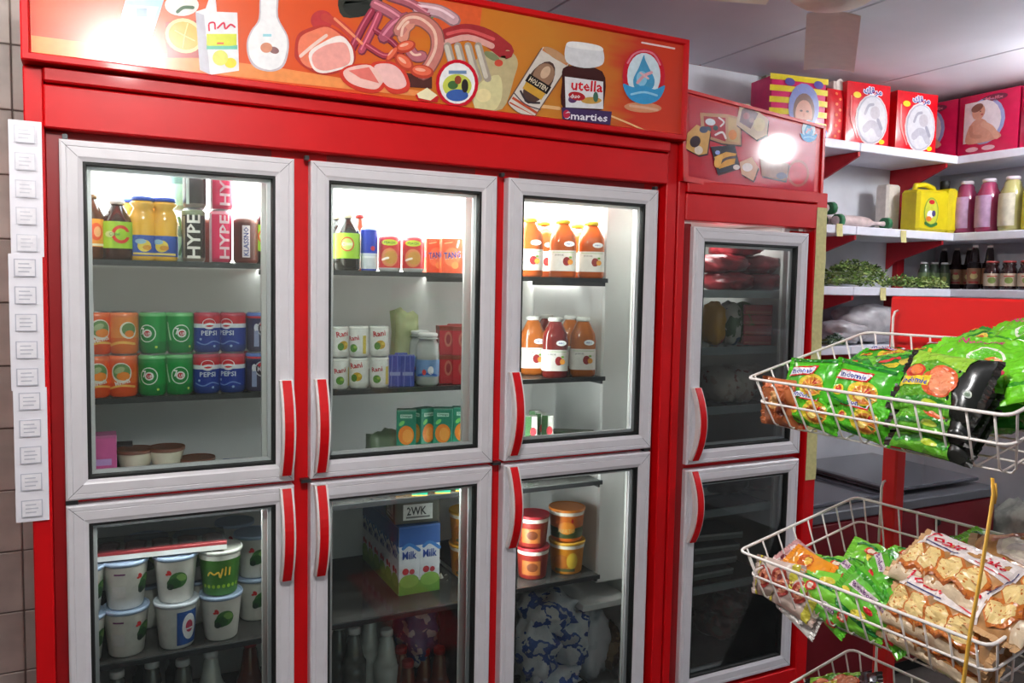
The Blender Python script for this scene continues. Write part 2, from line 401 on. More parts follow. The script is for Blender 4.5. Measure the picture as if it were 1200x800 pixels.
# light tube inside
MB().tube([(-.03, .10, 1.808), (1.35, .10, 1.808)], .011, mat('fridge_tube', (245, 252, 255), .4, emit=14), 10).build('lamp_tube', fr)
MB().tube([(1.018, .084, .66), (1.018, .084, 1.70)], .007, MATS['fridge_tube'], 8).build('lamp_tube', fr)  # added tube and side light, hidden by the post, to brighten bottles and duct
area('fridge_side_fill', (1.030, .086, 1.15), (1.1, .012), 3.4, (1, 1, .99), (0, radians(-90), 0), fr)
MB().tube([(-.03, .067, .947), (1.35, .067, .947)], .004, MATS['fridge_tube'], 8).build('lamp_tube', fr)  # added hidden tube and light to brighten the lower cabinet
area('fridge_lower_fill', (.66, .067, .941), (1.38, .010), 1.9, (1, 1, .98), (radians(14), 0, 0), fr)
area('fridge_lamp_light', (.7, .33, 1.818), (1.5, .40), 50, (1, 1, .99), parent=fr)
def door(parent, x0, x1, z0, z1, side, hz0, hz1, op=0):
    pr = [(0, .035), (0, .004), (.004, 0), (.012, 0), (.0135, .0015), (.015, 0), (.034, 0), (.038, .002), (.044, .004), (.044, .022), (.06, .026), (.06, .034)]
    m = MB().ringx(x0, x1, z0, z1, pr, DOORW)
    k = .0009   # mitre lines
    for sx, sz in ((0, 0), (0, 1), (1, 0), (1, 1)):
        a = (x1 if sx else x0); b = (z1 if sz else z0); dx = -1 if sx else 1; dz = -1 if sz else 1
        m.f([(a+dx*.005, -.0003, b+dz*(.005+k)), (a+dx*.005, -.0003, b+dz*(.005-k)), (a+dx*.034, -.0003, b+dz*(.034-k)), (a+dx*.034, -.0003, b+dz*(.034+k))], mat('mitre_line', (120, 120, 124), .6))
    d = m.build('door', parent)
    MB().ringx(x0, x1, z0, z1, [(.0435, .006), (.050, .006), (.052, .012), (.052, .023)], BLK).build('gasket', d)
    MB().box(x0+.05, x1-.05, .014, .017, z0+.05, z1-.05, GLASS).build('glass_pane', d)
    # bowed handle: white grip with red insert
    hx = x1-.022 if side > 0 else x0+.022
    h = MB(); N = 12
    def arc(t, w, y0, y1, mm):
        P = []
        for i in range(N+1):
            s_ = i/N; z = hz1+(hz0-hz1)*s_; bow = .034*(1-(2*s_-1)**2)
            P.append((z, bow))
        for i in range(N):
            (za, ba), (zb, bb) = P[i], P[i+1]
            q = [(hx-w, -ba+y0, za), (hx+w, -ba+y0, za), (hx+w, -bb+y0, zb), (hx-w, -bb+y0, zb)]
            r = [(hx-w, -ba*t+y1, za), (hx+w, -ba*t+y1, za), (hx+w, -bb*t+y1, zb), (hx-w, -bb*t+y1, zb)]
            h.f(q, mm); h.f(list(reversed(r)), mm); h.f([q[0], q[3], r[3], r[0]], mm); h.f([q[1], r[1], r[2], q[2]], mm)
            if i == 0: h.f([q[0], r[0], r[1], q[1]], mm)
            if i == N-1: h.f([q[3], q[2], r[2], r[3]], mm)
    arc(.82, .016, -.014, .0, WHITEP)
    arc(1, .0105, -.018, -.0135, RED)
    h.build('handle', d)
    return d
HU, HL = (1.025, 1.258), (.762, .992)
for i, (a, b) in enumerate(DX):
    s = 1 if i == 0 else -1
    dk = ('left', 'middle', 'right')[i]
    door(fr, a, b, ZUB, ZT, s, *HU); door(fr, a, b, ZB, ZLT, s, *HL)
for x in (-.06, .455, .985, 1.50):
    MB().box(x-.005, x+.005, .004, .02, 1.793, 1.803, STEEL).build('hinge_pin', fr)
    MB().box(x-.012, x+.012, .008, .03, .9965, 1.005, STEEL).build('hinge_pin', fr)

# header banner of the big fridge (printed panel in a red frame)
BY = -.03
hd = MB().box(-.135, 1.575, BY+.004, .20, 1.94, 2.235, RED).build('header_box', fr)
MB().ringx(-.135, 1.575, 1.94, 2.235, [(0, BY+.01), (0, BY-.006), (.003, BY-.009), (.014, BY-.009), (.018, BY-.001)], RED).build('header_frame', hd)
ORM = mat('banner_ground', (226, 120, 40), .22, var=.02)
# ground print: red to orange to amber across the width, as printed
n = ORM.node_tree; b_ = n.nodes['Principled BSDF']; tc = n.nodes.new('ShaderNodeTexCoord'); sx = n.nodes.new('ShaderNodeSeparateXYZ')
mr = n.nodes.new('ShaderNodeMapRange'); mr.inputs[1].default_value = -.13; mr.inputs[2].default_value = 1.57
cr = n.nodes.new('ShaderNodeValToRGB'); cr.color_ramp.elements[0].color = lin((222, 60, 34))+(1,); cr.color_ramp.elements[1].color = lin((214, 62, 36))+(1,)
for p, c in ((.10, (226, 84, 42)), (.22, (230, 96, 44)), (.45, (222, 84, 40)), (.60, (214, 122, 40)), (.78, (206, 132, 48)), (.90, (206, 112, 44)), (.94, (208, 62, 40))):
    e = cr.color_ramp.elements.new(p); e.color = lin(c)+(1,)
nz = n.nodes.new('ShaderNodeTexNoise'); nz.inputs['Scale'].default_value = 4; mp_ = n.nodes.new('ShaderNodeMapping'); mp_.inputs['Scale'].default_value = (1, 1, 6)
n.links.new(tc.outputs['Object'], mp_.inputs[0]); n.links.new(mp_.outputs[0], nz.inputs['Vector'])
ad = n.nodes.new('ShaderNodeMath'); ad.operation = 'MULTIPLY_ADD'; ad.inputs[1].default_value = .12
n.links.new(nz.outputs['Fac'], ad.inputs[0]); n.links.new(tc.outputs['Object'], sx.inputs[0]); n.links.new(sx.outputs['X'], mr.inputs[0]); n.links.new(mr.outputs[0], ad.inputs[2]); n.links.new(ad.outputs[0], cr.inputs[0]); n.links.new(cr.outputs[0], b_.inputs['Base Color'])
mb = MB(); mb.f([(-.118, BY, 1.957), (1.558, BY, 1.957), (1.558, BY, 2.218), (-.118, BY, 2.218)], ORM)
A = []
# --- food pictures, drawn in picture units and laid out over the panel
W_, R_ = (244, 242, 240), (206, 30, 40)
def E(cx, cy, rx, ry, c, l=2, rot=0): return ell(cx, cy, rx, ry, c, l, 22, rot)
# swirl
A += [poly([(470, -8), (565, 4), (560, 50), (505, 40), (455, 10)], (228, 96, 50), 1), poly([(26, 40), (330, 80), (500, 108), (500, 114), (330, 96), (26, 66)], (240, 150, 84), 1)]
# pale blue pack, very pale
A += [poly([(147, 0), (192, 0), (172, 62), (132, 56)], (168, 206, 220), 2), poly([(150, 6), (186, 8), (176, 34), (143, 30)], (206, 228, 236), 3), rect(160, 172, 10, 20, (120, 150, 170), 4)]
# bowl and orange
A += [E(213, 6, 20, 13, (238, 232, 226)), stroke([(208, 14), (215, 9), (226, 9)], 4, (60, 96, 60), 3), poly([(194, 26), (235, 24), (236, 68), (196, 68)], (176, 60, 52), 2),
      E(216, 42, 23, 20, (250, 222, 160), 3, .4), E(216, 42, 19, 16, (246, 178, 70), 4, .4), stroke([(205, 36), (216, 42), (228, 48)], 1.5, (252, 220, 140), 5), stroke([(216, 42), (214, 56)], 1.5, (252, 220, 140), 5), stroke([(216, 42), (220, 28)], 1.5, (252, 220, 140), 5)]
# juice carton
A += [poly([(229, 14), (241, 10), (247, -8), (252, -8), (254, 14), (278, 15), (280, 83), (248, 89), (234, 82)], (236, 236, 238), 5), poly([(229, 14), (239, 18), (246, 88), (234, 82)], (196, 196, 206), 6),
      rect(242, 277, 40, 54, (216, 226, 70), 7), rect(242, 278, 53, 58, (110, 200, 170), 7), E(258, 68, 9, 9, (226, 228, 110), 7), E(270, 74, 7, 6, (238, 220, 60), 7),
      stroke([(245, 36), (245, 28), (251, 27), (252, 34)], 2, (214, 30, 70), 7), stroke([(255, 33), (262, 27), (264, 34), (270, 29), (275, 32)], 2.2, (214, 30, 70), 7), rect(254, 262, 50, 52, (220, 80, 50), 8)]
# white bottle
A += [sp([(306, -8), (325, -8), (326, 20), (337, 42), (338, 60), (332, 78), (318, 84), (300, 80), (291, 68), (289, 50), (294, 36), (303, 22)], (206, 196, 202), 2),
      sp([(307, -8), (323, -8), (324, 20), (335, 42), (336, 58), (330, 76), (317, 82), (302, 78), (293, 67), (291, 50), (296, 36), (305, 22)], (248, 248, 250), 3), E(312, 56, 7, 6, (220, 150, 120), 4), E(321, 59, 6, 4, (150, 110, 110), 4, .3), rect(308, 318, 40, 43, (160, 220, 230), 4)]
# back sausages, dark greens
A += [E(418, 8, 16, 12, (44, 48, 44), 2), sp([(400, -8), (445, -8), (440, 14), (402, 20)], (54, 58, 50), 2), sp([(488, 6), (512, 12), (500, 26)], (88, 150, 60), 2)]
A += [E(377, 24, 13, 12, (196, 60, 62), 2), stroke([(380, 20), (400, 30), (418, 48)], 9, (200, 70, 60), 3), stroke([(392, 22), (410, 38), (425, 52)], 3, (240, 150, 110), 4)]
for P, w, c in (([(412, 58), (425, 32), (436, 14)], 10, (160, 54, 76)), ([(424, 60), (436, 36), (444, 18)], 10, (188, 78, 100)), ([(440, 36), (460, 50), (470, 62)], 8, (150, 50, 70)), ([(430, 54), (450, 66), (462, 64)], 8, (170, 60, 76)),
                ([(440, 6), (456, 14), (468, 22)], 14, (186, 104, 120)), ([(450, 44), (462, 30), (476, 22)], 16, (178, 88, 110)), ([(456, -4), (480, 4), (500, 16)], 12, (176, 96, 110)), ([(490, 10), (515, 14), (532, 24)], 16, (214, 170, 178))):
    A += [stroke(P, w, tuple(int(x*.72) for x in c), 3), stroke([(x-.5, y-1) for x, y in P], w*.78, c, 4), stroke([(x-1, y-w*.2) for x, y in P], w*.18, tuple(min(255, x+50) for x in c), 5)]
# ring sausage with links
for P, w, c in (([(468, 36), (478, 24), (494, 24), (510, 38), (512, 58), (504, 76), (496, 86)], 17, (206, 128, 118)), ([(472, 44), (474, 34), (480, 28)], 15, (226, 150, 130)), ([(478, 56), (486, 66), (494, 66)], 14, (190, 110, 120))):
    A += [stroke(P, w, tuple(int(x*.7) for x in c), 6), stroke(P, w*.82, c, 7), stroke([(x-2, y-2) for x, y in P], w*.2, (244, 200, 180), 8)]
for cx, cy, rx, ry, ro in ((475, 55, 12, 7, -.3), (473, 73, 13, 8, .7), (494, 84, 14, 8, .15), (459, 64, 11, 4, -.9)):
    A += [E(cx, cy, rx, ry, (196, 70, 50), 9, ro), E(cx, cy-1, rx*.8, ry*.7, (236, 110, 80), 10, ro), E(cx-2, cy-2, rx*.45, ry*.25, (250, 176, 150), 11, ro)]
# ham and slices
A += [sp([(345, 62), (348, 42), (362, 33), (382, 30), (404, 42), (416, 60), (414, 76), (400, 84), (378, 88), (358, 80), (347, 70)], (188, 60, 50), 6), sp([(349, 60), (352, 44), (366, 36), (384, 32), (402, 44), (410, 56), (380, 52), (362, 64), (366, 80), (354, 74)], (240, 130, 98), 7),
      sp([(362, 62), (378, 50), (398, 42), (410, 52), (414, 64), (412, 76), (398, 82), (378, 86), (366, 80)], (252, 236, 230), 8), sp([(366, 64), (382, 53), (402, 50), (409, 60), (409, 74), (396, 80), (379, 83), (368, 78)], (244, 168, 158), 9), stroke([(352, 66), (366, 54), (382, 42)], 4, (250, 214, 200), 9)]
A += [sp([(398, 84), (412, 76), (436, 76), (452, 90), (450, 102), (440, 109), (418, 106), (402, 96)], (214, 60, 46), 9), sp([(402, 84), (414, 78), (434, 77), (448, 92), (446, 100), (438, 105), (418, 101), (406, 94)], (250, 200, 190), 10), poly([(408, 83), (432, 79), (444, 98), (422, 92)], (232, 120, 110), 11),
      sp([(434, 76), (456, 72), (472, 80), (480, 98), (476, 108), (460, 110), (450, 102)], (220, 66, 52), 9), sp([(438, 78), (456, 75), (469, 83), (476, 98), (470, 104), (460, 104), (450, 98)], (250, 196, 192), 10)]
A += [poly([(466, 84), (506, 90), (506, 104), (478, 102)], (84, 44, 40), 5)]
# right meats: red roll, pale sausages, wrap
A += [stroke([(522, 44), (545, 38), (570, 44), (592, 60)], 20, (170, 50, 54), 5), stroke([(522, 50), (548, 44), (576, 54)], 7, (230, 170, 160), 6), stroke([(524, 40), (548, 36), (578, 46)], 4, (220, 90, 90), 6)]
A += [sp([(556, 72), (590, 58), (606, 70), (602, 92), (588, 128), (556, 128)], (196, 180, 136), 5), sp([(560, 100), (584, 88), (588, 112), (578, 130), (556, 128)], (222, 214, 160), 6), E(584, 74, 5, 4, (206, 80, 60), 7), E(566, 112, 9, 8, (240, 226, 170), 7), E(576, 66, 10, 4, (130, 140, 100), 6, .5)]
for i in range(4): A += [stroke([(524+i*12, 54), (530+i*12, 76), (538+i*11, 92)], 9, (172, 160, 146), 7), stroke([(523+i*12, 55), (529+i*12, 76), (536+i*11, 90)], 5, (214, 206, 190), 8)]
# cheese wheel with picture
A += [poly([(486, 112), (498, 104), (514, 114), (512, 120), (490, 122)], (200, 36, 40), 11), poly([(488, 110), (500, 103), (512, 112), (504, 118), (490, 115)], (246, 236, 196), 12),
      E(535, 98, 25, 28, (204, 20, 44), 12), E(535, 98, 21, 24, (246, 246, 246), 13), E(535, 101, 17, 14, (206, 214, 90), 14), E(535, 112, 13, 7, (60, 96, 170), 15), E(530, 100, 6, 5, (70, 110, 60), 15), E(544, 101, 4, 8, (50, 44, 44), 15), E(536, 94, 4, 5, (150, 70, 50), 15), rect(525, 546, 83, 87, (120, 150, 190), 14)]
# tilted tin
def tilt(P, cx=631, cy=97, a=-.56): return [(cx+x*cos(a)-y*sin(a)*-1*-1, cy+x*sin(a)*-1*-1+y*cos(a)) for x, y in P]
TA = [rect(-19.5, 19.5, -36, 38, (120, 90, 74), 1), ell(0, 38, 19.5, 5, (120, 90, 74), 1), ell(0, -37, 18, 6, (150, 110, 84), 1), rect(-18, 18, -38, 38, (222, 214, 204), 2), ell(0, 38, 18, 4.4, (222, 214, 204), 2), ell(0, -38, 16.5, 4.6, (196, 150, 110), 3), stroke([(-18, 26), (0, 30), (18, 26)], 1.4, (90, 80, 90), 3), rect(-17, 17, 30, 33, (196, 80, 50), 3), rect(-17, 17, 37, 39, (196, 80, 50), 3), rect(-17, 17, -39, -34, (206, 130, 80), 3),
      ell(0, 0, 14, 28, (84, 62, 54), 3), ell(0, -10, 12, 15, (156, 120, 96), 4), rect(-13, 13, 7, 16, (210, 160, 60), 4), rect(-15, 15, -3, 7, (34, 26, 26), 5), text('HOLSTEN', 0, 2, 24, -6, (236, 226, 200), 6), stroke([(-13, 20), (0, 26), (13, 20)], 2.4, (60, 50, 56), 5), ell(0, -14, 5, 8, (214, 180, 150), 5)]
A += move(TA, 631, 97, 1, .56, 8)
# chocolate spread jar and sweets box
A += [sp([(663, 78), (705, 84), (707, 120), (700, 130), (660, 128), (658, 96)], (66, 30, 30), 13), poly([(661, 90), (706, 96), (706, 128), (662, 126)], (232, 232, 236), 14), sp([(662, 54), (670, 49), (698, 53), (706, 60), (705, 76), (684, 80), (663, 73)], (226, 228, 232), 14), sp([(663, 52), (670, 49), (698, 53), (706, 58), (700, 60), (668, 56)], (248, 248, 250), 15),
      text('utella', 687, 101, 37, -13, (214, 20, 40), 16, .08), E(675, 113, 10, 5, (180, 30, 40), 16, .2), E(692, 118, 12, 4, (206, 160, 80), 16), E(697, 114, 3, 6, (70, 110, 90), 17), E(670, 117, 5, 4, (96, 60, 110), 16), text('duo', 673, 113, 12, -5, (240, 235, 235), 17)]
A += [poly([(657, 126), (716, 131), (714, 150), (658, 143)], (70, 50, 96), 15), text('Smarties', 686, 137, 50, -9, (240, 236, 246), 16, .07), E(663, 134, 4, 5, (190, 40, 70), 16), stroke([(716, 136), (740, 146), (766, 158)], 2, (248, 200, 140), 3), stroke([(630, 124), (655, 127)], 4, (240, 190, 130), 3)]
# drop emblem
def emblem(cx, cy, rx, ry, red=True):
    e = []
    if red: e += [E(cx, cy, rx, ry, (206, 44, 70), 4), E(cx, cy-ry*.02, rx*.97, ry*.97, (214, 30, 50), 5)]
    e += [E(cx, cy, rx*.78, ry*.84, (216, 236, 246), 6)]
    e += [sp([(cx, cy-ry*.76), (cx+rx*.06, cy-ry*.6), (cx+rx*.25, cy-ry*.28), (cx+rx*.5, cy+ry*.15), (cx+rx*.34, cy+ry*.5), (cx-rx*.34, cy+ry*.5), (cx-rx*.5, cy+ry*.15), (cx-rx*.25, cy-ry*.28)], (74, 160, 206), 7), E(cx-rx*.1, cy+ry*.1, rx*.25, ry*.28, (140, 204, 232), 8), stroke([(cx-rx*.3, cy+ry*.25), (cx, cy), (cx+rx*.35, cy-ry*.12)], rx*.14, (230, 170, 180), 9), stroke([(cx-rx*.15, cy-ry*.1), (cx+rx*.2, cy+ry*.1)], rx*.1, (230, 190, 200), 9)]
    e += [sp([(cx-rx*.98, cy+ry*.30), (cx-rx*.5, cy+ry*.42), (cx, cy+ry*.36), (cx+rx*.5, cy+ry*.5), (cx+rx*.98, cy+ry*.36), (cx+rx*.7, cy+ry*.86), (cx, cy+ry*1.04), (cx-rx*.7, cy+ry*.82)], (62, 158, 214), 10), stroke([(cx-rx*.6, cy+ry*.68), (cx, cy+ry*.6), (cx+rx*.6, cy+ry*.72)], rx*.1, (150, 210, 240), 11)]
    return e
A += emblem(754, 89, 25, 32)
A += [stroke([(735, 74), (742, 64), (754, 60), (766, 64), (773, 76)], 2.2, (236, 130, 150), 7), E(753, 126, 22, 6, (222, 150, 110), 4, .05), stroke([(738, 124), (754, 126), (770, 129)], 3, (232, 180, 150), 5)]
A += [stroke([(752, 50), (774, 54), (790, 57)], 2, (246, 220, 214), 3)]
A = [(T, c, l) for T, c, l in A if T]
pt = PY(0, 0, BY)
def bmap(u, v, off):
    p = PY(u, v, BY); return (min(max(p.x, -.116), 1.556), BY-off*.5-.0004, min(max(p.z, 1.958), 2.217))
mb.art(A, bmap, .22, lay=.0005)
mb.build('header_print', hd)

# ================================================================ SMALL FRIDGE
f2 = thing('narrow_display_fridge', 'narrow red fridge with two white framed glass doors, right of the large one', 'fridge', (0, 0, 0))
SX0, SX1 = 1.582, 2.218; d0, d1 = 1.648, 2.139; T2 = 1.691
MB().box(SX0, SX0+.035, .05, D1, .03, 1.83, RED).build('side_panel', f2)
MB().box(SX1-.035, SX1, .05, D1, .03, 1.83, RED).build('side_panel', f2)
MB().box(SX0, 1.61, 0, .05, .03, 1.83, RED, .003).build('pillar', f2)
MB().box(1.61, 1.652, .02, .05, .15, 1.70, REDD, .002).build('post', f2)
MB().box(2.165, SX1, 0, .05, .03, 1.83, RED, .003).build('pillar', f2)
MB().box(2.095, 2.165, .036, .05, .15, 1.70, RED, .002).build('post', f2)
MB().box(2.075, 2.14, .0505, .062, .15, 1.72, LINER).build('gasket_flange', f2)
MB().box(1.66, 2.095, .036, .05, .90, .965, RED, .002).build('crossbar', f2)
MB().box(1.61, 2.165, 0, .05, .03, .175, RED, .003).build('kick_panel', f2)
MB().box(SX0, SX1, -.002, D1, 0, .03, BLK).build('base', f2)
MB().box(1.61, 2.165, -.004, .05, 1.708, 1.79, RED, .003).build('fascia_board', f2)
MB().box(1.61, 2.165, -.010, .05, 1.793, 1.83, RED, .003).build('fascia_strip', f2)
MB().box(SX0, SX1, .05, D1, 1.80, 1.83, REDD).build('top_panel', f2)
L2 = mat('small_fridge_liner', (190, 190, 186), .5, var=.04)
MB().box(1.617, 2.183, .60, .615, .1, 1.74, L2).build('back_liner', f2)
MB().box(1.617, 1.627, .062, .60, .1, 1.74, L2).build('side_liner', f2)
MB().box(2.173, 2.183, .062, .60, .1, 1.74, L2).build('side_liner', f2)
MB().box(1.627, 2.173, .062, .60, 1.73, 1.74, L2).build('top_liner', f2)
MB().box(1.627, 2.173, .062, .60, .1, .12, L2).build('floor_liner', f2)
LV2 = [1.49, 1.30, 1.10, .75, .49]
for z in LV2:
    s = MB().box(1.628, 2.11, .09, .55, z-.006, z, SHELFG).build('shelf', f2)
    MB().box(1.628, 2.11, .082, .09, z-.02, z+.006, mat('grey_shelf_edge', (130, 138, 140), .4)).build('shelf_edge', s)
door(f2, d0, d1, .9415, T2, -1, .957, 1.188); door(f2, d0, d1, .188, .9225, -1, .694, .922)
area('small_fridge_fill', (1.9, .3, 1.725), (.4, .2), 4.0, (1, 1, 1), parent=f2)  # added fill for the interior; no lamp is lit in this fridge
# its header, hung a little askew
a0 = PY(797.5, 103, -.012); a1 = PY(966, 148, .06); b0 = PY(799, 212, -.012); b1 = PY(961, 244, .06)
hn = (a1-a0).cross(b0-a0).normalized(); hn = -hn if hn.y > 0 else hn
b1 = b1-hn*((b1-a0).dot(hn))
m = MB(); dp = Vector((0, .16, 0))
q = [a0, a1, b1, b0]; r = [v+dp for v in q]
m.f(q, RED); m.f([r[3], r[2], r[1], r[0]], RED)
for i in range(4): m.f([q[i-1], r[i-1], r[i], q[i]], RED)
hb = m.build('header_box', f2)
# bare globe lamp in the room that mirrors in this glossy header
g_ = PP(910, 175, a0, hn); d_ = (g_-CO).normalized(); r_ = d_-hn*(2*d_.dot(hn)); L_ = g_+r_*((2.25-g_.z)/r_.z)
t = thing('ceiling_bulb', 'bright bare globe bulb hanging from the ceiling on a short cord', 'lamp', L_)
MB().tube([(0, 0, .10), (0, 0, CZ-L_.z)], .004, BLK).build('cord', t)
MB().lathe([(.013, .10), (.018, .08), (.018, .06), (.016, .055)], WHITEP, 12).build('socket', t)
MB().lathe([(.001, -.06), (.03, -.053), (.053, -.03), (.06, 0), (.053, .03), (.03, .053), (.016, .06)], mat('bulb_glow', (255, 255, 255), .4, emit=115), 16).build('bulb', t)
fm = MB()
def lerpq(s, t): return (a0*(1-s)+a1*s)*(1-t)+(b0*(1-s)+b1*s)*t
for (s0, t0, s1, t1) in ((0, 0, 1, .035), (0, .955, 1, 1), (0, 0, .018, 1), (.982, 0, 1, 1)):
    c4 = [lerpq(s0, t0), lerpq(s1, t0), lerpq(s1, t1), lerpq(s0, t1)]; o4 = [v+hn*.007 for v in c4]
    fm.f(o4, RED)
    for i in range(4): fm.f([c4[i-1], c4[i], o4[i], o4[i-1]], RED)
fm.build('header_frame', hb)
HRED = mat('glossy_header_red', (186, 16, 38), .10, var=.04, coat=.3)
S2 = [poly([(807, 112), (957, 152), (953, 236), (807, 206)], HRED, 0.5)]
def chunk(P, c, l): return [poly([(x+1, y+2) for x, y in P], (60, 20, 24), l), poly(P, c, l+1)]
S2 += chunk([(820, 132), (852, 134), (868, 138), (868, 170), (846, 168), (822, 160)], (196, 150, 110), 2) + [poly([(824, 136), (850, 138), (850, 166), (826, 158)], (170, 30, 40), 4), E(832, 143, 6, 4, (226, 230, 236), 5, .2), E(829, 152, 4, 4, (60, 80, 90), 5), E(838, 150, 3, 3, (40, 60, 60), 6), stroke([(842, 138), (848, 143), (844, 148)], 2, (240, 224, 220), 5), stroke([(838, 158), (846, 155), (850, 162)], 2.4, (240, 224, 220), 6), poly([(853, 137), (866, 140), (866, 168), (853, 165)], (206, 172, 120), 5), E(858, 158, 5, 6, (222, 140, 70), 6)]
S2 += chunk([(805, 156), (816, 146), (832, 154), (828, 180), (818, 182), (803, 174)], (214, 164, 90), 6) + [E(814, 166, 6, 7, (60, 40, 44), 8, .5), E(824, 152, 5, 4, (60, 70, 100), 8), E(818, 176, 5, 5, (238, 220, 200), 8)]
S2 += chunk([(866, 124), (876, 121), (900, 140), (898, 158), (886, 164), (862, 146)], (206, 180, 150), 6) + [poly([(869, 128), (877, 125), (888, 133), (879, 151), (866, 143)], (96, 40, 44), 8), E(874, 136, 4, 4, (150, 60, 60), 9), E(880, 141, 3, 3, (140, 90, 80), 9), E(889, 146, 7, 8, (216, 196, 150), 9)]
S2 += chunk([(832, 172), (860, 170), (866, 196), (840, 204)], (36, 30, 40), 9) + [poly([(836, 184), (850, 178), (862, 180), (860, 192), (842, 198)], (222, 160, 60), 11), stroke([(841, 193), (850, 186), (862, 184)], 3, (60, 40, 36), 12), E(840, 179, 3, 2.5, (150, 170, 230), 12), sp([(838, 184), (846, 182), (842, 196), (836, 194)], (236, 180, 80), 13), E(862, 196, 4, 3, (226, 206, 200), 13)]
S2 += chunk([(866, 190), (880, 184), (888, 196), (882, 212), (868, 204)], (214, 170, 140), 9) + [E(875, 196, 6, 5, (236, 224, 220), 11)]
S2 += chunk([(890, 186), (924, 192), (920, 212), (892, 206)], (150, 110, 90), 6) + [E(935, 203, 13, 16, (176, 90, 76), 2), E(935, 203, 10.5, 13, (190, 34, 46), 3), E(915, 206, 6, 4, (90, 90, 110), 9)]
S2 += emblem(947, 152, 10, 14, False)
m = MB(); m.art(S2, lambda u, v, off: PP(u, v, a0, hn)+hn*(off*.5+.0003), .10, lay=.0005); m.build('header_print', hb)

# ---------------------------------------------------------------- papers and tapes on the fridges
PAP = mat('white_paper', (246, 244, 252), .7, var=.02); PLINE = (196, 196, 210)
def paper(x, zt, zb, w, k, nrow, tilt, lab, strong):
    o = thing('price_list', lab, 'paper', (x, -.003, zb), 0)
    m = MB(); H = zt-zb
    m.grid(lambda a, b: (a*w, -.001-k*.0012-.0025*sin(pi*b)*(1 if k % 2 else .6)*abs(2*a-1), b*H), 6, 12, PAP)
    ar = []
    for i in range(nrow):
        z = H*(i+.5)/nrow; hh = H/nrow*.32
        ar += [rect(.010, w-.012, z-hh, z+hh, PLINE if strong else (222, 222, 232), 1), rect(.012, w-.014, z-hh+.002, z+hh-.002, (244, 242, 250), 2)]
        for q in (-1, 0, 1): ar += [rect(.018, w-.020-.004*abs(q), z+q*hh*.45-.0012, z+q*hh*.45+.0012, PLINE if strong else (220, 220, 230), 3)]
    m.art(ar, lambda u, v, off: (u, -.0042-k*.0012-off, v), .7, lay=.0003)
    m.build('sheet', o); o.rotation_euler = (0, tilt, 0); return o
paper(-.1625, 1.822, 1.54, .060, 0, 5, 0, 'long white printed strip, topmost of the three taped to the left pillar', False)
paper(-.168, 1.545, 1.256, .062, 1, 5, 0, 'long white printed strip, middle of the three taped to the left pillar', True)
paper(-.165, 1.262, .972, .062, 2, 5, 0, 'long white printed strip, lowest of the three taped to the left pillar', True)
YEL = mat('pale_yellow_paper', (206, 198, 138), .75, var=.10, scale=80)
m = MB()
def yt(a, b):
    z = .845+b*.935; w0 = 2.166+.002*noise.noise(Vector((z*9, 0, 0))); w1 = 2.213+.004*noise.noise(Vector((z*14, 3, 0)))
    return (w0+(w1-w0)*a, -.0035-.002*a*abs(sin(z*9)), z)
m.grid(yt, 3, 60, YEL)
settag(m.build('yellow_price_strip'), 'long pale yellow paper strip taped down the narrow fridge side', 'paper')
# ================================================================ FRIDGE GOODS
def can(name, r, h, bands, arts, label_fn=None, lid=CHROME):
    def mk():
        t = thing(name, '', 'can')
        pr = [(r*.80, 0), (r*.86, .004), (r, .012), (r, h*.5), (r, h-.012), (r*.88, h-.003), (r*.88, h)]
        m = MB(); P = [(r*.80, 0), (r*.86, .003), (r*.995, h*.09)]; ms = [CHROME, ink(bands[0][1], .3)]
        z0 = h*.09
        for zf, c in bands: P.append((r, h*zf)); ms.append(ink(c, .3))
        ms = ms[:2]+[ink(c, .3) for zf, c in bands]
        P += [(r*.86, h*.985)]; ms += [ink(bands[-1][1], .3)]
        P = [p for p in P]
        m.lathe(P, None, 20, ms=ms)
        m.art(arts, cyl(r), .3, step=.006)
        m.build('body', t)
        MB().lathe([(r*.86, h*.985), (r*.87, h), (r*.80, h), (r*.78, h-.004)], lid, 20).build('lid', t)
        return t
    return mk
cr_, ch_ = .0318, .1005
def C(u, v): return (u*cr_, v*ch_)
can_orange = can('drink_can', cr_, ch_, [(.35, (232, 84, 30)), (.6, (240, 110, 40)), (.88, (240, 96, 36)), (.95, (230, 110, 60))],
    [ell(0, .060, .022, .024, (240, 236, 226), 1, rot=.3), ell(0, .062, .019, .019, (110, 150, 90), 2, rot=.5), ell(.004, .052, .014, .010, (244, 140, 50), 3), ell(-.004, .066, .012, .007, (170, 186, 140), 3, rot=.5), text('Mirinda', .002, .038, .032, .010, (250, 246, 240), 4, .25), stroke([(-.03, .022), (0, .03), (.03, .026)], .005, (250, 190, 90), 1)])
can_orange2 = can('drink_can', cr_, ch_, [(.4, (236, 120, 50)), (.6, (242, 150, 70)), (.88, (238, 140, 66)), (.95, (230, 130, 80))],
    [ell(.016, .058, .018, .020, (236, 232, 216), 1, rot=.3), ell(.017, .060, .015, .015, (110, 150, 90), 2, rot=.5), ell(.018, .050, .010, .008, (244, 140, 50), 3), stroke([(-.03, .022), (0, .03), (.03, .026)], .006, (250, 190, 90), 1)])
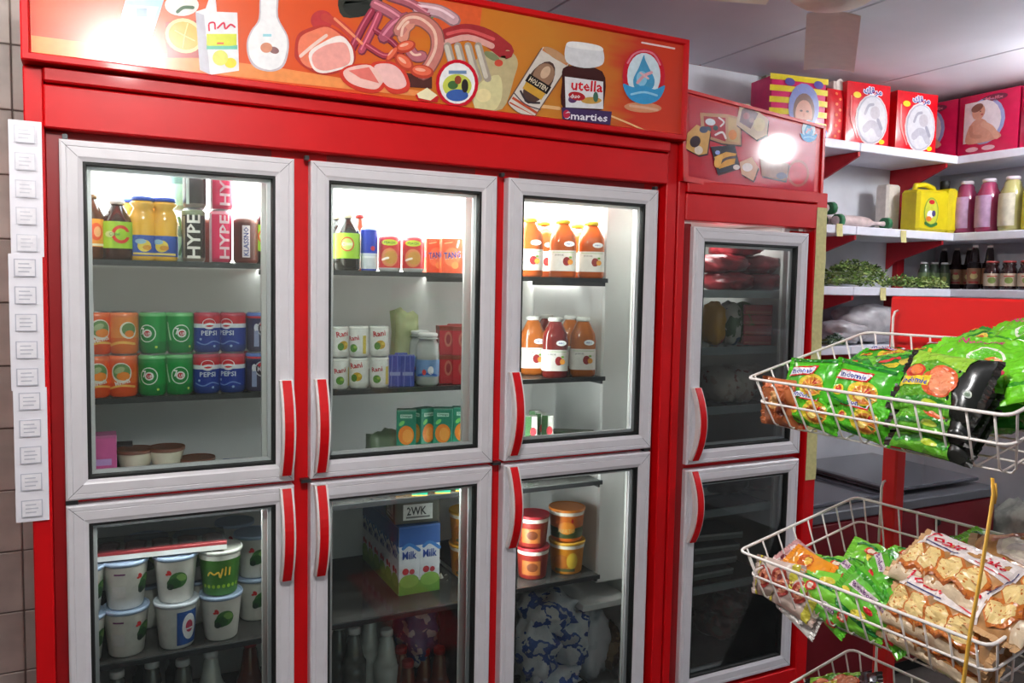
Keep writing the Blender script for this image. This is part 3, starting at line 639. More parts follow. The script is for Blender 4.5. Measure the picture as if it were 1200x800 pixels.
can_green = can('drink_can', cr_, ch_, [(.3, (14, 132, 58)), (.9, (20, 150, 66)), (.95, (110, 190, 120))],
    [ell(0, .050, .020, .021, (226, 238, 226), 1), ell(0, .050, .0175, .0185, (16, 140, 60), 2), ell(.001, .050, .010, .010, (240, 240, 236), 3), ell(.001, .050, .0065, .0065, (190, 30, 44), 4), text('7', -.009, .055, .008, .016, (250, 250, 250), 5), text('UP', .003, .049, .010, .007, (250, 250, 250), 5), stroke([(-.034, .075), (-.030, .055), (-.025, .035)], .004, (180, 220, 180), 1), ell(.02, .018, .003, .003, (200, 220, 90), 1)])
can_blue = can('drink_can', cr_, ch_, [(.2, (34, 60, 130)), (.62, (26, 56, 150)), (.72, (230, 232, 240)), (.9, (206, 40, 56)), (.95, (180, 60, 80))],
    [ell(0, .072, .016, .013, (240, 240, 244), 1), ell(0, .074, .0135, .0095, (214, 30, 46), 2), stroke([(-.014, .068), (0, .072), (.014, .070)], .005, (244, 244, 250), 3), text('PEPSI', 0, .050, .036, .012, (214, 222, 240), 3), stroke([(-.03, .028), (-.01, .022), (.01, .03), (.03, .024)], .003, (110, 140, 200), 1), ell(-.02, .035, .003, .003, (150, 180, 220), 1), ell(.012, .018, .003, .003, (150, 180, 220), 1)])
can_blackcola = can('drink_can', cr_, ch_, [(.6, (70, 66, 92)), (.85, (46, 44, 84)), (.9, (200, 46, 60)), (.95, (80, 110, 180))],
    [ell(.004, .060, .019, .020, (190, 190, 200), 1), ell(.004, .060, .016, .017, (44, 36, 52), 2), ell(.004, .070, .012, .006, (206, 46, 60), 3), text('MAX', .004, .060, .024, .012, (220, 214, 220), 3), rect(-.022, -.010, .015, .055, (150, 160, 196), 1), ell(-.016, .062, .006, .010, (226, 226, 236), 1)])
can_tall = .168
def rotM(T): return T
def vtext(s, cx, cy, w, h, c, l=3): return text(s, cx, cy, h, w, c, l, pi/2)
can_hype = can('energy_can', .0268, .128, [(.1, (120, 112, 100)), (.88, (44, 38, 36)), (.96, (120, 130, 100))], [vtext('HYPE', 0, .062, .030, .104, (236, 232, 226), 1), rect(-.028, -.020, .01, .11, (150, 140, 120), 1)])
can_hype2 = can('energy_can', .0268, .128, [(.1, (130, 120, 110)), (.62, (60, 54, 52)), (.8, (130, 160, 120)), (.96, (170, 196, 180))], [rect(-.020, -.012, .01, .12, (180, 200, 190), 1), ell(.004, .106, .006, .010, (200, 210, 60), 1)])
can_pink = can('energy_can', .0262, .128, [(.1, (206, 50, 90)), (.92, (226, 44, 96)), (.96, (236, 150, 170))], [vtext('HYPE', .010, .064, .024, .105, (238, 206, 216), 2), rect(-.034, -.022, .0, .12, (244, 214, 224), 1)])
can_pale = can('energy_can', .0262, .128, [(.1, (150, 170, 150)), (.5, (150, 190, 160)), (.7, (90, 120, 110)), (.96, (190, 206, 196))], [stroke([(0, .02), (.01, .06), (0, .11)], .006, (70, 110, 70), 1)])
can_brown = can('coffee_can', .030, .112, [(.1, (112, 50, 44)), (.9, (84, 34, 32)), (.96, (120, 70, 60))], [rect(-.008, .010, .016, .094, (226, 214, 220), 1), vtext('KLASSNO', .001, .055, .012, .070, (60, 70, 140), 2)])
can_white = can('juice_can', .031, .100, [(.2, (230, 230, 224)), (.9, (240, 240, 236)), (.96, (220, 220, 214))], [text('Rani', 0, .076, .040, .018, (206, 30, 50), 2, .15), ell(.004, .040, .016, .014, (214, 170, 40), 1), ell(-.006, .036, .010, .012, (90, 140, 50), 2), ell(.012, .044, .006, .005, (240, 210, 80), 3)])
can_white2 = can('juice_can', .031, .100, [(.2, (230, 230, 224)), (.9, (240, 240, 236)), (.96, (220, 220, 214))], [text('Rani', -.008, .062, .036, .016, (190, 30, 50), 2, .15), ell(-.008, .030, .013, .013, (90, 150, 50), 1), ell(-.002, .034, .006, .005, (160, 200, 80), 2), rect(.022, .034, .012, .07, (224, 200, 80), 1)])
can_fruit = can('fruit_tin', .036, .118, [(.12, (196, 196, 196)), (.75, (206, 44, 50)), (.95, (200, 50, 60))], [ell(.0, .048, .027, .030, (214, 130, 80), 1), ell(.004, .048, .020, .022, (196, 140, 60), 2), ell(0, .096, .026, .010, (206, 220, 60), 2), text('PEACH', 0, .096, .034, .008, (60, 120, 50), 3), stroke([(-.022, .040), (-.012, .044), (-.004, .046)], .007, (240, 226, 216), 3)])
can_bluewhite = can('spray_can', .0265, .160, [(.35, (226, 226, 228)), (.42, (200, 206, 220)), (.95, (26, 56, 178)), (.97, (120, 140, 200))], [rect(-.02, .02, .014, .05, (196, 200, 206), 1), ell(.012, .085, .007, .009, (196, 40, 60), 1), rect(-.03, .03, .004, .010, (40, 60, 150), 1)])

def bottle(name, r, h, neck, liq, cap, lab, art, lz=(.25, .62), sq=0, shoulder=.7, capr=.015, cat='bottle', body='glassy'):
    def mk():
        t = thing(name, '', cat); m = MB()
        L = mat('liquid_%02x%02x%02x' % liq, liq, .12, coat=.5, var=.15, scale=12)
        pr = [(r*.85, 0), (r, .008), (r, h*.3), (r*.985, h*.45), (r, h*.6), (r*.93, h*shoulder), (r*.70, h*(shoulder+.10)), (neck*1.25, h*.89), (neck, h*.92), (neck, h*.95)]
        m.lathe(pr, L, 20, sq=sq); m.build('body', t)
        MB().lathe([(capr, h*.93), (capr, h*.985), (capr*.85, h)], mat('cap_%02x%02x%02x' % cap, cap, .4), 14).build('cap', t)
        if lab:
            z0, z1 = h*lz[0], h*lz[1]
            m = MB(); k = 1.012; m.lathe([(r*k, z0), (r*k, z1)], ink(lab, .4), 20, sq=sq, cap=False)
            if sq: m.art(art, flat((0, -r*k*1.002, 0), (1, 0, 0), (0, 0, 1), (0, -1, 0)), .4)
            else: m.art(art, cyl(r*k), .4, step=.006)
            m.build('label', t)
        return t
    return mk
b_orange = bottle('juice_bottle', .029, .150, .012, (92, 50, 24), (150, 110, 70), (244, 160, 50), [rect(-.028, .0, .042, .084, (250, 200, 80), 1), ell(.012, .064, .014, .020, (236, 90, 40), 1), ell(.014, .064, .008, .012, (250, 180, 120), 2), rect(-.03, .03, .032, .037, (246, 236, 200), 1)], lz=(.2, .62), capr=.014)
b_cgreen = bottle('vitamin_bottle', .038, .140, .013, (60, 34, 26), (214, 214, 206), (160, 204, 40), [ell(.008, .060, .020, .021, (214, 50, 30), 1), ell(.008, .060, .0125, .0135, (160, 204, 40), 2), rect(.018, .030, .054, .066, (160, 204, 40), 3), ell(-.016, .060, .010, .007, (210, 226, 150), 2), text('C1000', -.006, .060, .022, .008, (40, 110, 40), 4)], lz=(.2, .64), shoulder=.66, capr=.017)
b_yjuice = bottle('yellow_juice_bottle', .030, .152, .024, (244, 186, 60), (50, 84, 190), (48, 84, 170), [ell(-.004, .036, .015, .014, (232, 206, 80), 1), ell(.002, .032, .010, .006, (214, 150, 40), 2), ell(-.012, .046, .012, .006, (150, 190, 210), 2), rect(-.03, .03, .015, .020, (226, 200, 110), 1)], lz=(.08, .40), shoulder=.72, capr=.026)
b_dark = bottle('dark_bottle', .033, .150, .012, (30, 26, 22), (206, 196, 170), (150, 196, 40), [ell(0, .070, .018, .019, (214, 60, 40), 1), ell(0, .070, .0145, .0155, (196, 214, 110), 2), text('C1000', 0, .070, .028, .010, (230, 240, 230), 3)], lz=(.22, .66), capr=.013)
b_sqj = lambda liq, cap, key: bottle('square_juice_bottle', .036, .175, .016, liq, cap, (238, 232, 226), [ell(.008, .050, .010, .013, (150, 40, 44), 1), ell(.018, .048, .007, .008, (226, 150, 60), 2), rect(-.030, .028, .076, .0775, (150, 190, 120), 1), text('JUICE', -.012, .068, .024, .006, (110, 120, 120), 1), ell(.018, .062, .004, .003, (120, 170, 70), 1)], lz=(.12, .47), sq=.75, shoulder=.72, capr=.02, cat='bottle')
def badge(t, r, h):
    MB().art([ell(.014, h*.58, .014, .008, (240, 240, 240), 1), text('ABC', .014, h*.58, .016, .005, (60, 80, 150), 2)], flat((0, -r*1.03, 0), (1, 0, 0), (0, 0, 1), (0, -1, 0)), .4).build('badge', t)
def with_badge(mk, r, h):
    def f():
        t = mk(); badge(t, r, h); return t
    return f
b_apple = with_badge(b_sqj((198, 92, 34), (226, 196, 50), 0), .036, .175)
b_redj = with_badge(b_sqj((120, 34, 30), (220, 220, 214), 0), .036, .175)
b_amber = with_badge(b_sqj((176, 96, 34), (220, 220, 214), 0), .036, .175)
b_water = bottle('milk_bottle', .037, .250, .015, (206, 208, 200), (240, 240, 240), None, [], shoulder=.6, capr=.018)
b_clear = bottle('clear_bottle', .034, .24, .014, (90, 92, 88), (232, 232, 232), None, [], shoulder=.6, capr=.017)
b_red = bottle('red_drink_bottle', .034, .26, .014, (110, 50, 34), (170, 34, 36), None, [], shoulder=.6, capr=.017)
b_jar = bottle('clear_jar_bottle', .036, .150, .028, (176, 180, 176), (236, 236, 236), (110, 150, 200), [ell(.01, .045, .009, .012, (236, 236, 240), 1), ell(-.01, .040, .006, .008, (214, 60, 60), 2), stroke([(-.03, .03), (0, .036), (.03, .03)], .006, (40, 90, 180), 1)], lz=(.18, .5), shoulder=.78, capr=.030)
def tub(name, rb, rt, h, body, lidc, art, cat='tub'):
    def mk():
        t = thing(name, '', cat); rf = lambda z: rb+(rt-rb)*z/h+.0002
        m = MB().lathe([(rb*.93, 0), (rb, .004), (rt, h-.006), (rt*1.03, h-.003)], ink(body, .45), 24); m.art(art, cyl(rf), .45, step=.008); m.build('body', t)
        MB().lathe([(rt*1.05, h-.006), (rt*1.06, h-.001), (rt*1.05, h+.003), (rt*.97, h+.003), (rt*.95, h+.001)], ink(lidc, .4), 24).build('lid', t)
        return t
    return mk
def herb(dx=0): return [ell(dx+.004, .060, .022, .020, (60, 110, 50), 1, rot=.4), ell(dx-.006, .052, .016, .014, (40, 84, 40), 2), ell(dx+.012, .066, .012, .009, (120, 160, 80), 2, rot=-.4), ell(dx-.014, .044, .008, .008, (30, 50, 36), 3), ell(dx-.016, .080, .005, .007, (200, 40, 46), 2, rot=.5), ell(dx-.021, .076, .004, .003, (210, 50, 50), 2)]
y_left = tub('yogurt_tub', .040, .051, .114, (226, 222, 214), (160, 178, 206), herb(.046)+[rect(-.03, -.005, .088, .092, (120, 60, 110), 2), rect(-.034, -.004, .03, .06, (206, 202, 200), 1)])
y_mid = tub('yogurt_tub', .040, .051, .114, (226, 222, 214), (160, 178, 206), herb(.006))
y_blue = tub('yogurt_tub', .040, .051, .114, (226, 224, 220), (206, 212, 222), [rect(-.004, .05, .010, .096, (34, 84, 160), 1), ell(.026, .055, .018, .034, (236, 236, 240), 2), ell(.026, .056, .010, .016, (196, 60, 90), 3), rect(.016, .036, .048, .052, (236, 230, 236), 4)])
y_green = tub('yogurt_tub', .041, .052, .114, (70, 132, 44), (220, 222, 214), [rect(-.07, .07, .094, .108, (226, 226, 216), 1), stroke([(-.030, .055), (-.024, .064), (-.014, .058), (-.004, .064), (0, .05), (.006, .072)], .004, (236, 190, 60), 2), stroke([(.012, .055), (.014, .075)], .004, (236, 190, 60), 2), stroke([(.022, .055), (.024, .073)], .004, (236, 190, 60), 2)]+[ell(-.04+.012*i, .026, .004, .005, (150, 196, 50), 2) for i in range(8)])
bk_or = tub('food_bucket', .052, .060, .100, (214, 110, 30), (226, 130, 40), [rect(-.08, .08, .012, .045, (70, 84, 40), 1), ell(.0, .045, .03, .02, (230, 140, 40), 2), text('AVATO', 0, .036, .06, .014, (220, 190, 110), 3), ell(.02, .068, .004, .007, (190, 40, 40), 2), rect(-.09, .09, .083, .096, (240, 232, 216), 2)], 'bucket')
bk_yel = tub('food_bucket', .052, .060, .100, (222, 140, 30), (226, 170, 50), [ell(-.02, .04, .03, .024, (190, 110, 30), 1), ell(.02, .045, .02, .026, (230, 190, 60), 2), rect(-.04, .03, .01, .02, (90, 90, 50), 3), rect(-.09, .09, .083, .096, (240, 232, 216), 2)], 'bucket')
bk_red = tub('food_bucket', .050, .058, .096, (150, 44, 34), (170, 40, 50), [rect(-.04, .03, .015, .06, (190, 110, 50), 1), ell(0, .04, .02, .014, (120, 60, 30), 2), rect(-.09, .09, .078, .092, (236, 226, 214), 2)], 'bucket')
t_clear = tub('dessert_tub', .034, .042, .045, (190, 182, 160), (120, 74, 56), [], 'tub')
def carton(name, w, d, h, c, art, top=None, cat='carton', side=None):
    def mk():
        t = thing(name, '', cat); m = MB()
        m.box(-w/2, w/2, -d/2, d/2, 0, h, ink(c, .4), .0015)
        m.art(art, flat((0, -d/2-.0002, 0), (1, 0, 0), (0, 0, 1), (0, -1, 0)), .4)
        m.art(side if side is not None else art, flat((-w/2-.0002, 0, 0), (0, -d/w, 0), (0, 0, 1), (-1, 0, 0)), .4)
        m.build('body', t)
        if top: MB().box(-w/2, w/2, -d/2, d/2, h, h+.004, ink(top, .4)).build('top', t)
        return t
    return mk
c_pink = carton('milk_carton', .062, .06, .150, (214, 96, 160), [rect(-.031, .031, 0, .05, (226, 206, 200), 1), poly([(-.02, .04), (.0, .06), (.02, .05), (.01, .03)], (214, 60, 90), 2), rect(-.02, .02, .10, .112, (190, 150, 210), 2), text('Milk', 0, .085, .04, .018, (120, 70, 160), 3), stroke([(-.02, .02), (0, .03), (.022, .02)], .006, (214, 40, 60), 3)], (200, 110, 160))
c_milk = carton('milk_carton', .064, .062, .200, (222, 224, 230), [rect(-.032, .032, .145, .2, (44, 90, 160), 1), stroke([(-.02, .14), (0, .15), (.03, .13)], .010, (60, 120, 190), 2), rect(-.032, .032, 0, .04, (110, 160, 60), 1), ell(0, .04, .03, .02, (140, 180, 80), 2), text('Milk', 0, .118, .044, .024, (40, 70, 150), 3), ell(-.012, .07, .010, .010, (196, 50, 60), 3), ell(.008, .068, .008, .008, (190, 60, 70), 3)], (60, 100, 170))
c_orange = carton('juice_carton', .052, .046, .112, (30, 130, 104), [ell(.0, .078, .021, .013, (236, 130, 40), 1), ell(.004, .077, .014, .009, (244, 160, 70), 2), rect(-.016, .016, .101, .106, (190, 226, 210), 1), text('Orange', 0, .1035, .028, .004, (20, 90, 70), 2), ell(-.012, .094, .008, .003, (120, 206, 110), 2, rot=.3), rect(-.026, .026, 0, .010, (220, 160, 60), 1)])
c_fruitred = carton('fruit_tin_box', .07, .07, .10, (190, 30, 40), [])
c_tang = carton('drink_powder_pouch', .080, .045, .118, (226, 90, 50), [ell(.0, .055, .032, .032, (236, 130, 80), 1), text('TANG', 0, .062, .064, .022, (40, 60, 160), 3, .12), text('TANG', .0006, .0614, .066, .024, (236, 220, 220), 2, .12), ell(.012, .028, .014, .012, (240, 160, 90), 2), stroke([(.02, .09), (.026, .11)], .008, (240, 200, 190), 2), stroke([(-.03, .10), (0, .105)], .004, (240, 170, 120), 2)], cat='pouch')
c_redbox = carton('red_pack', .072, .07, .082, (186, 24, 40), [ell(.0, .045, .016, .022, (196, 110, 90), 1), ell(0, .045, .009, .014, (150, 30, 40), 2), rect(.022, .030, .02, .05, (230, 220, 220), 1), rect(-.036, .036, .070, .082, (140, 60, 40), 1)], cat='box')
c_bluep = carton('blue_wrapped_pack', .05, .05, .085, (60, 74, 160), [stroke([(-.015, 0), (-.01, .085)], .004, (110, 120, 190), 1), stroke([(.012, 0), (.008, .085)], .004, (100, 110, 190), 1), rect(-.02, .02, .03, .04, (140, 150, 200), 2)], cat='pack')
c_small = carton('small_drink_carton', .040, .036, .082, (206, 208, 200), [rect(-.02, .0, 0, .082, (60, 100, 60), 1), ell(.006, .062, .010, .006, (200, 60, 70), 2), ell(-.004, .03, .010, .016, (90, 60, 90), 2), ell(.006, .02, .008, .01, (70, 120, 60), 3)])
c_flat = carton('butter_pack', .075, .05, .028, (110, 122, 96), [rect(-.03, .03, .008, .020, (160, 160, 130), 1), ell(.01, .014, .012, .005, (190, 70, 80), 2)], cat='pack')
c_case = carton('boxed_cakes', .16, .12, .075, (84, 82, 70), [rect(-.05, .055, .012, .064, (222, 222, 216), 1), text('2WK', -.002, .042, .07, .028, (60, 60, 60), 2), rect(-.04, .045, .018, .024, (120, 120, 116), 2)], cat='box')
c_blue = carton('blue_dairy_pack', .12, .08, .03, (50, 90, 150), [rect(-.05, .05, .008, .016, (110, 140, 180), 1)], cat='pack')

def onshelf(key, mk, u, y, z, label, group=None, h=.05, rzk=1.0, dr=0):
    x = xa(u, y, z+h); return put(key, mk, (x, y, z), toward(x, y, rzk)+dr, label, group)
z1, z2, z3, z4 = 1.5385, 1.2185, .9305, .5855
# --- left column, top shelf
onshelf('borange', b_orange, 106.5, .112, z1, 'brown bottle with an orange label, far left of the top fridge shelf')
onshelf('bcg', b_cgreen, 137.5, .122, z1, 'squat dark bottle with lime green label and big red C, top left shelf')
for u, y, d, l in ((168, .118, .2, 'yellow juice bottle with blue cap, just right of the lime green bottle'), (193, .120, -.1, 'yellow juice bottle with blue cap, touching the black tall cans'),
                (157, .200, 0, 'yellow juice bottle half hidden behind the lime green bottle'), (181, .200, 0, 'yellow juice bottle with blue cap, behind the front pair, left'), (203, .205, .3, 'yellow juice bottle with blue cap, behind the front pair, right')):
    onshelf('byj', b_yjuice, u, y, z1, l, 'yellow juice bottles on the top shelf', dr=d)
onshelf('hype', can_hype, 227, .110, z1, 'black tall can lettered HYPE, lower one of its stack')
onshelf('hype2', can_hype2, 228, .112, z1+.1285, 'grey-green tall can standing on the black HYPE can')
onshelf('pink', can_pink, 258.5, .110, z1, 'pink tall can lettered HYPE, lower one of its stack')
onshelf('pink', can_pink, 260, .111, z1+.1285, 'pink tall can lettered HYPE, upper one reaching the top', dr=-.1)
for i, (u, y) in enumerate(((210, .19), (220, .25))):
    onshelf('pale', can_pale, u, y, z1, 'pale green tall can behind the black HYPE can, lower, %s' % ('left' if i == 0 else 'right'), 'pale green tall cans')
    onshelf('pale', can_pale, u+1, y, z1+.1285, 'pale green tall can behind the HYPE stack, upper, %s' % ('left' if i == 0 else 'right'), 'pale green tall cans', dr=.5)
onshelf('brown', can_brown, 288, .112, z1, 'brown coffee can with pale vertical lettering strip, right of the pink cans')
onshelf('brown', can_brown, 246, .19, z1, 'brown can glimpsed between the black and pink stacks', dr=1)
onshelf('dkb', b_dark, 311, .130, z1, 'dark bottle with yellow-green label at the right end of the top left shelf')
# --- left column, second shelf: stacked cans, two high
row = [(112.5, 'orange', can_orange), (144.5, 'orange2', can_orange2), (179, 'green', can_green), (210, 'green', can_green), (242, 'blue', can_blue), (272, 'blue', can_blue), (303, 'bcola', can_blackcola)]
nm = {'orange': 'orange drink can', 'orange2': 'orange drink can', 'green': 'green lemonade can', 'blue': 'blue cola can with red top', 'bcola': 'dark cola can with grey side'}
pos = ['first', 'second', 'third', 'fourth', 'fifth', 'sixth', 'last']
for k in (0, 1):
    for i, (u, key, mk) in enumerate(row):
        kk = 'orange' if (key == 'orange2' and k == 0) else key; mm = can_orange if kk == 'orange' else mk
        onshelf(kk, mm, u+(.8 if k else 0), .112, z2+k*.1008, '%s, %s from left, %s row of stack' % (nm[key], pos[i], ('lower', 'upper')[k]), 'stacked soft drink cans', dr=(.25, -.2, -.45, .1, .15, -.5, .3)[i]*(1 if k else .6))
for i, (u, key, mk) in enumerate(row[:6]):
    if i in (1, 3, 5): onshelf(key if key != 'orange2' else 'orange', can_orange if key == 'orange2' else mk, u+10, .185, z2, nm[key]+' in the row behind, %s from the left' % pos[i//2], 'cans in the row behind', dr=.8)
# --- left column, third shelf
onshelf('cpink', c_pink, 120, .125, z3, 'pink and white flavoured milk carton, lower left of the upper door', h=.1).scale = (1, 1, 1.3)
onshelf('cdark', carton('dark_carton', .05, .05, .15, (58, 50, 56), []), 143, .26, z3, 'dark narrow carton behind the pink milk carton', h=.1)
onshelf('cdark', None, 124, .30, z3, 'dark narrow carton behind and left of the pink milk carton', h=.1)
onshelf('tclear', t_clear, 158, .20, z3+.098, 'small dessert tub with brown lid, left of the pair, on another tub')
onshelf('tclear', t_clear, 195, .20, z3+.098, 'small dessert tub with brown lid, right of the pair, on another tub')
onshelf('tclear', t_clear, 158, .20, z3+.049, 'small dessert tub under the left one of the pair', 'lower dessert tubs')
onshelf('tclear', t_clear, 195, .20, z3+.049, 'small dessert tub under the right one of the pair', 'lower dessert tubs')
onshelf('tclear', t_clear, 231, .20, z3+.065, 'low dessert tub right of the pair')
onshelf('cblue', c_blue, 288, .26, z3+.05, 'flat blue dairy pack at the right of the third shelf', h=.02)
# --- left column, lower door: yogurt tubs two high
zt = z4; th = .1175
tubs = [(96, .13, y_left, y_left), (148, .145, y_left, y_left), (207, .140, y_blue, y_mid), (259, .145, y_mid, y_green), (299, .235, y_mid, y_mid)]
kk = {id(y_left): 'yl', id(y_mid): 'ym', id(y_blue): 'yb', id(y_green): 'yg'}
dsc = {id(y_left): 'white yogurt tub with small red mark', id(y_mid): 'white yogurt tub with green herb picture', id(y_blue): 'white yogurt tub with blue panel', id(y_green): 'green yogurt tub with yellow script'}
for i, (u, y, lo, up) in enumerate(tubs):
    onshelf(kk[id(lo)], lo, u, y, zt, dsc[id(lo)]+', lower tub of the %s stack' % pos[i], 'stacked yogurt tubs', dr=(.0, 0, .1, 0, .2)[i])
    onshelf(kk[id(up)], up, u-1, y, zt+th, dsc[id(up)]+', upper tub of the %s stack' % pos[i], 'stacked yogurt tubs', dr=(.1, .1, -.1, 0, .1)[i])
for i, (u, y) in enumerate(((172, .30), (228, .28), (275, .36))):
    onshelf('yl', y_left, u, y, zt, 'white yogurt tub in the rear row, %s, lower' % pos[i], 'rear yogurt tubs')
    onshelf('ym', y_mid, u, y, zt+th, 'white yogurt tub in the rear row, %s, upper' % pos[i], 'rear yogurt tubs')
x = xa(190, .16, .89)
t = thing('sweet_tray', 'clear tray pack with red and white edge lying on the yogurt tubs', 'tray', (x, .17, zt+2*th+.004), radians(-4))
MB().box(-.15, .15, -.06, .06, 0, .004, ink((226, 220, 220), .3), .001).build('base', t)
MB().box(-.15, .15, -.062, -.060, 0, .012, WHITEP).build('rim', t)
mm_ = MB().box(-.15, .15, -.062, -.045, .012, .020, ink((170, 60, 66), .3), .001); MB().box(-.148, .148, -.044, .058, .014, .024, FILM, .001).build('film_cover', t); mm_.build('card_band', t)
for i in range(5): MB().blob((-.12+i*.06, 0, .009), .024, .05, .006, ink((150, 110, 100), .4), i, .1, 10, 6).build('pastry', t)
# bottles on the floor of the left column
zf = .295
for i, (u, k, mk, l) in enumerate(((137, 'bclear', b_clear, 'clear bottle with white cap, first at the very bottom left'), (178, 'bclear', b_clear, 'clear bottle with white cap, second at the bottom left'), (214, 'bclear', b_clear, 'clear bottle with white cap, third at the bottom left'), (247, 'bwat', b_water, 'milky bottle with white cap, fourth at the bottom left'), (293, 'bred', b_red, 'reddish bottle with red cap, bottom of the left column'))):
    onshelf(k, mk, u, .16+.02*(i % 2), zf-(.01 if i == 3 else 0), l, None, h=.24)
for i, u in enumerate((175, 213)): onshelf('bclear', b_clear, u-4, .26, zf+.02, 'clear bottle with white cap in the rear row, %s' % ('left', 'right')[i], 'rear bottles at the bottom left', h=.24)
s = MB().box(-.083, .44, .085, .56, zf-.016, zf-.01, SHELFG).build('shelf', fr); MB().box(-.083, .44, .078, .085, zf-.02, zf-.008, STEEL).build('shelf_edge', s)

# --- middle column
y1, y2, y3, y4 = 1.5275, 1.2145, .9085, .5855
onshelf('dkb', b_dark, 407, .125, y1, 'dark bottle with lime green label at the left of the middle top shelf')
onshelf('dkb', b_dark, 393, .19, y1, 'dark bottle half hidden behind the lime-labelled one, middle column', dr=.6)
onshelf('bred', b_red, 421, .24, y1-.06+.06, 'bottle with red cap behind the blue and white can') .scale = (.7, .7, .62)
onshelf('spray', can_bluewhite, 432.5, .115, y1, 'slim can, blue above and white below, middle top shelf') .scale = (.85, .85, .72)
onshelf('fruit', can_fruit, 456.5, .118, y1, 'red fruit tin with yellow oval, left one of the pair') .scale = (.86, .86, .82)
onshelf('fruit', can_fruit, 484, .118, y1, 'red fruit tin with yellow oval, right one of the pair').scale = (.86, .86, .82)
for i, (u, y, d) in enumerate(((508, .16, .2), (528, .118, 0), (548, .20, 0), (551, .13, .15))):
    o = onshelf('tang', c_tang, u, y, y1, ('orange drink powder pouch partly hidden on the left', 'orange drink powder pouch in front with blue lettering', 'orange drink powder pouch behind at the right', 'orange drink powder pouch at the right end')[i]+' of the pouch row', 'orange drink pouches', rzk=.4, dr=d)
    o.scale = (.72, .8, .83)
for k in (0, 1):
    for i, u in enumerate((397, 420.5, 444.5)):
        a, b = (('jw2', can_white2), ('jw', can_white))[(i+k) % 2]
        o = onshelf(a, b, u, .118, y2+k*.0845, 'white juice can with red script, %s in the %s row of the middle shelf' % (('left', 'centre', 'right')[i], ('lower', 'upper')[k]), 'white juice cans', dr=(.4, -.3, 0)[i]); o.scale = (.84, .84, .84)
for i, (u, y) in enumerate(((463, .14), (478, .13), (470, .2))): onshelf('bluep', c_bluep, u, y, y2, 'blue wrapped pack on the middle shelf, %s' % ('left one', 'right one', 'rear one')[i], 'blue wrapped packs').scale = (.72, .8, 1)
onshelf('jar', b_jar, 501, .125, y2, 'clear wide-mouth bottle with white cap and blue label, middle shelf').scale = (.92, .92, .98)
onshelf('jar', b_jar, 492, .23, y2, 'clear wide-mouth bottle behind the front one').scale = (.9, .9, .98)
settag(MB().blob((xa(474, .27, y2+.13), .27, y2+.10), .035, .03, .10, mat('pale_green_bag', (170, 176, 130), .4), 3, .2).build('produce_bag'), 'pale green plastic bag behind the blue packs', 'bag')
for k in (0, 1):
    for i, (u, y) in enumerate(((523, .16), (543, .13))):
        onshelf('rbx', c_redbox, u, y, y2+k*.0825, 'red box, %s in the %s row at the right of the middle shelf' % (('left', 'right')[i], ('lower', 'upper')[k]), 'red boxes on the middle shelf', dr=(.2, 0)[i]).scale = (.7 if i == 0 else .85, .8, 1)
    onshelf('rbx', c_redbox, 534, .24, y2+k*.0825, 'red box behind the front pair, %s' % ('lower', 'upper')[k], 'red boxes on the middle shelf')
for i, (u, y, d) in enumerate(((476, .16, .0), (497, .17, .7), (519, .15, .0), (541, .15, .1))):
    onshelf('oj', c_orange, u, y, y3, 'green juice carton with orange fruit, %s of four on the third shelf' % pos[i], 'green juice cartons', dr=d, h=.18).scale = (1.05, .85, 2.1)
settag(MB().blob((xa(452, .24, y3+.09), .24, y3+.08), .05, .04, .075, mat('green_grey_bag', (104, 120, 96), .35), 5, .3).build('produce_bag'), 'grey-green plastic bag left of the juice cartons', 'bag')
settag(MB().blob((xa(456, .17, y3+.05), .17, y3+.05), .045, .03, .03, lambda a, b: ink((60, 80, 160), .4) if int(a*9) % 2 else ink((220, 222, 226), .4), 9, .3).build('small_bag'), 'small blue and white packet low beside the juice cartons', 'bag')
# orange packs lying at shelf edge above the lower door
for i, u in enumerate((492, 519, 543)): onshelf('oj', c_orange, u, .09+.012, y3, 'orange-fronted carton at the shelf edge over the lower middle door, %s' % pos[i], 'cartons at the shelf edge', h=.02).scale = (.85, .5, .32)
# milk carton block on the lower shelf
for j in range(6):
    for i in (0, 1):
        if i == 1 and j > 0: continue
        u = 470; xx = .800+i*.064; yy = .235+j*.060
        put('milk', c_milk, (xx, yy, y4), .0, 'blue and white milk carton, %s' % ('front right of the block' if i else pos[min(j, 5)]+' of the left file going back'), 'milk cartons in the lower middle column')
t = put('case', c_case, (.835, .28, y4+.206), -.1, 'dark box with a white marked label lying on the milk cartons')
t.scale = (.85, 1, .9)
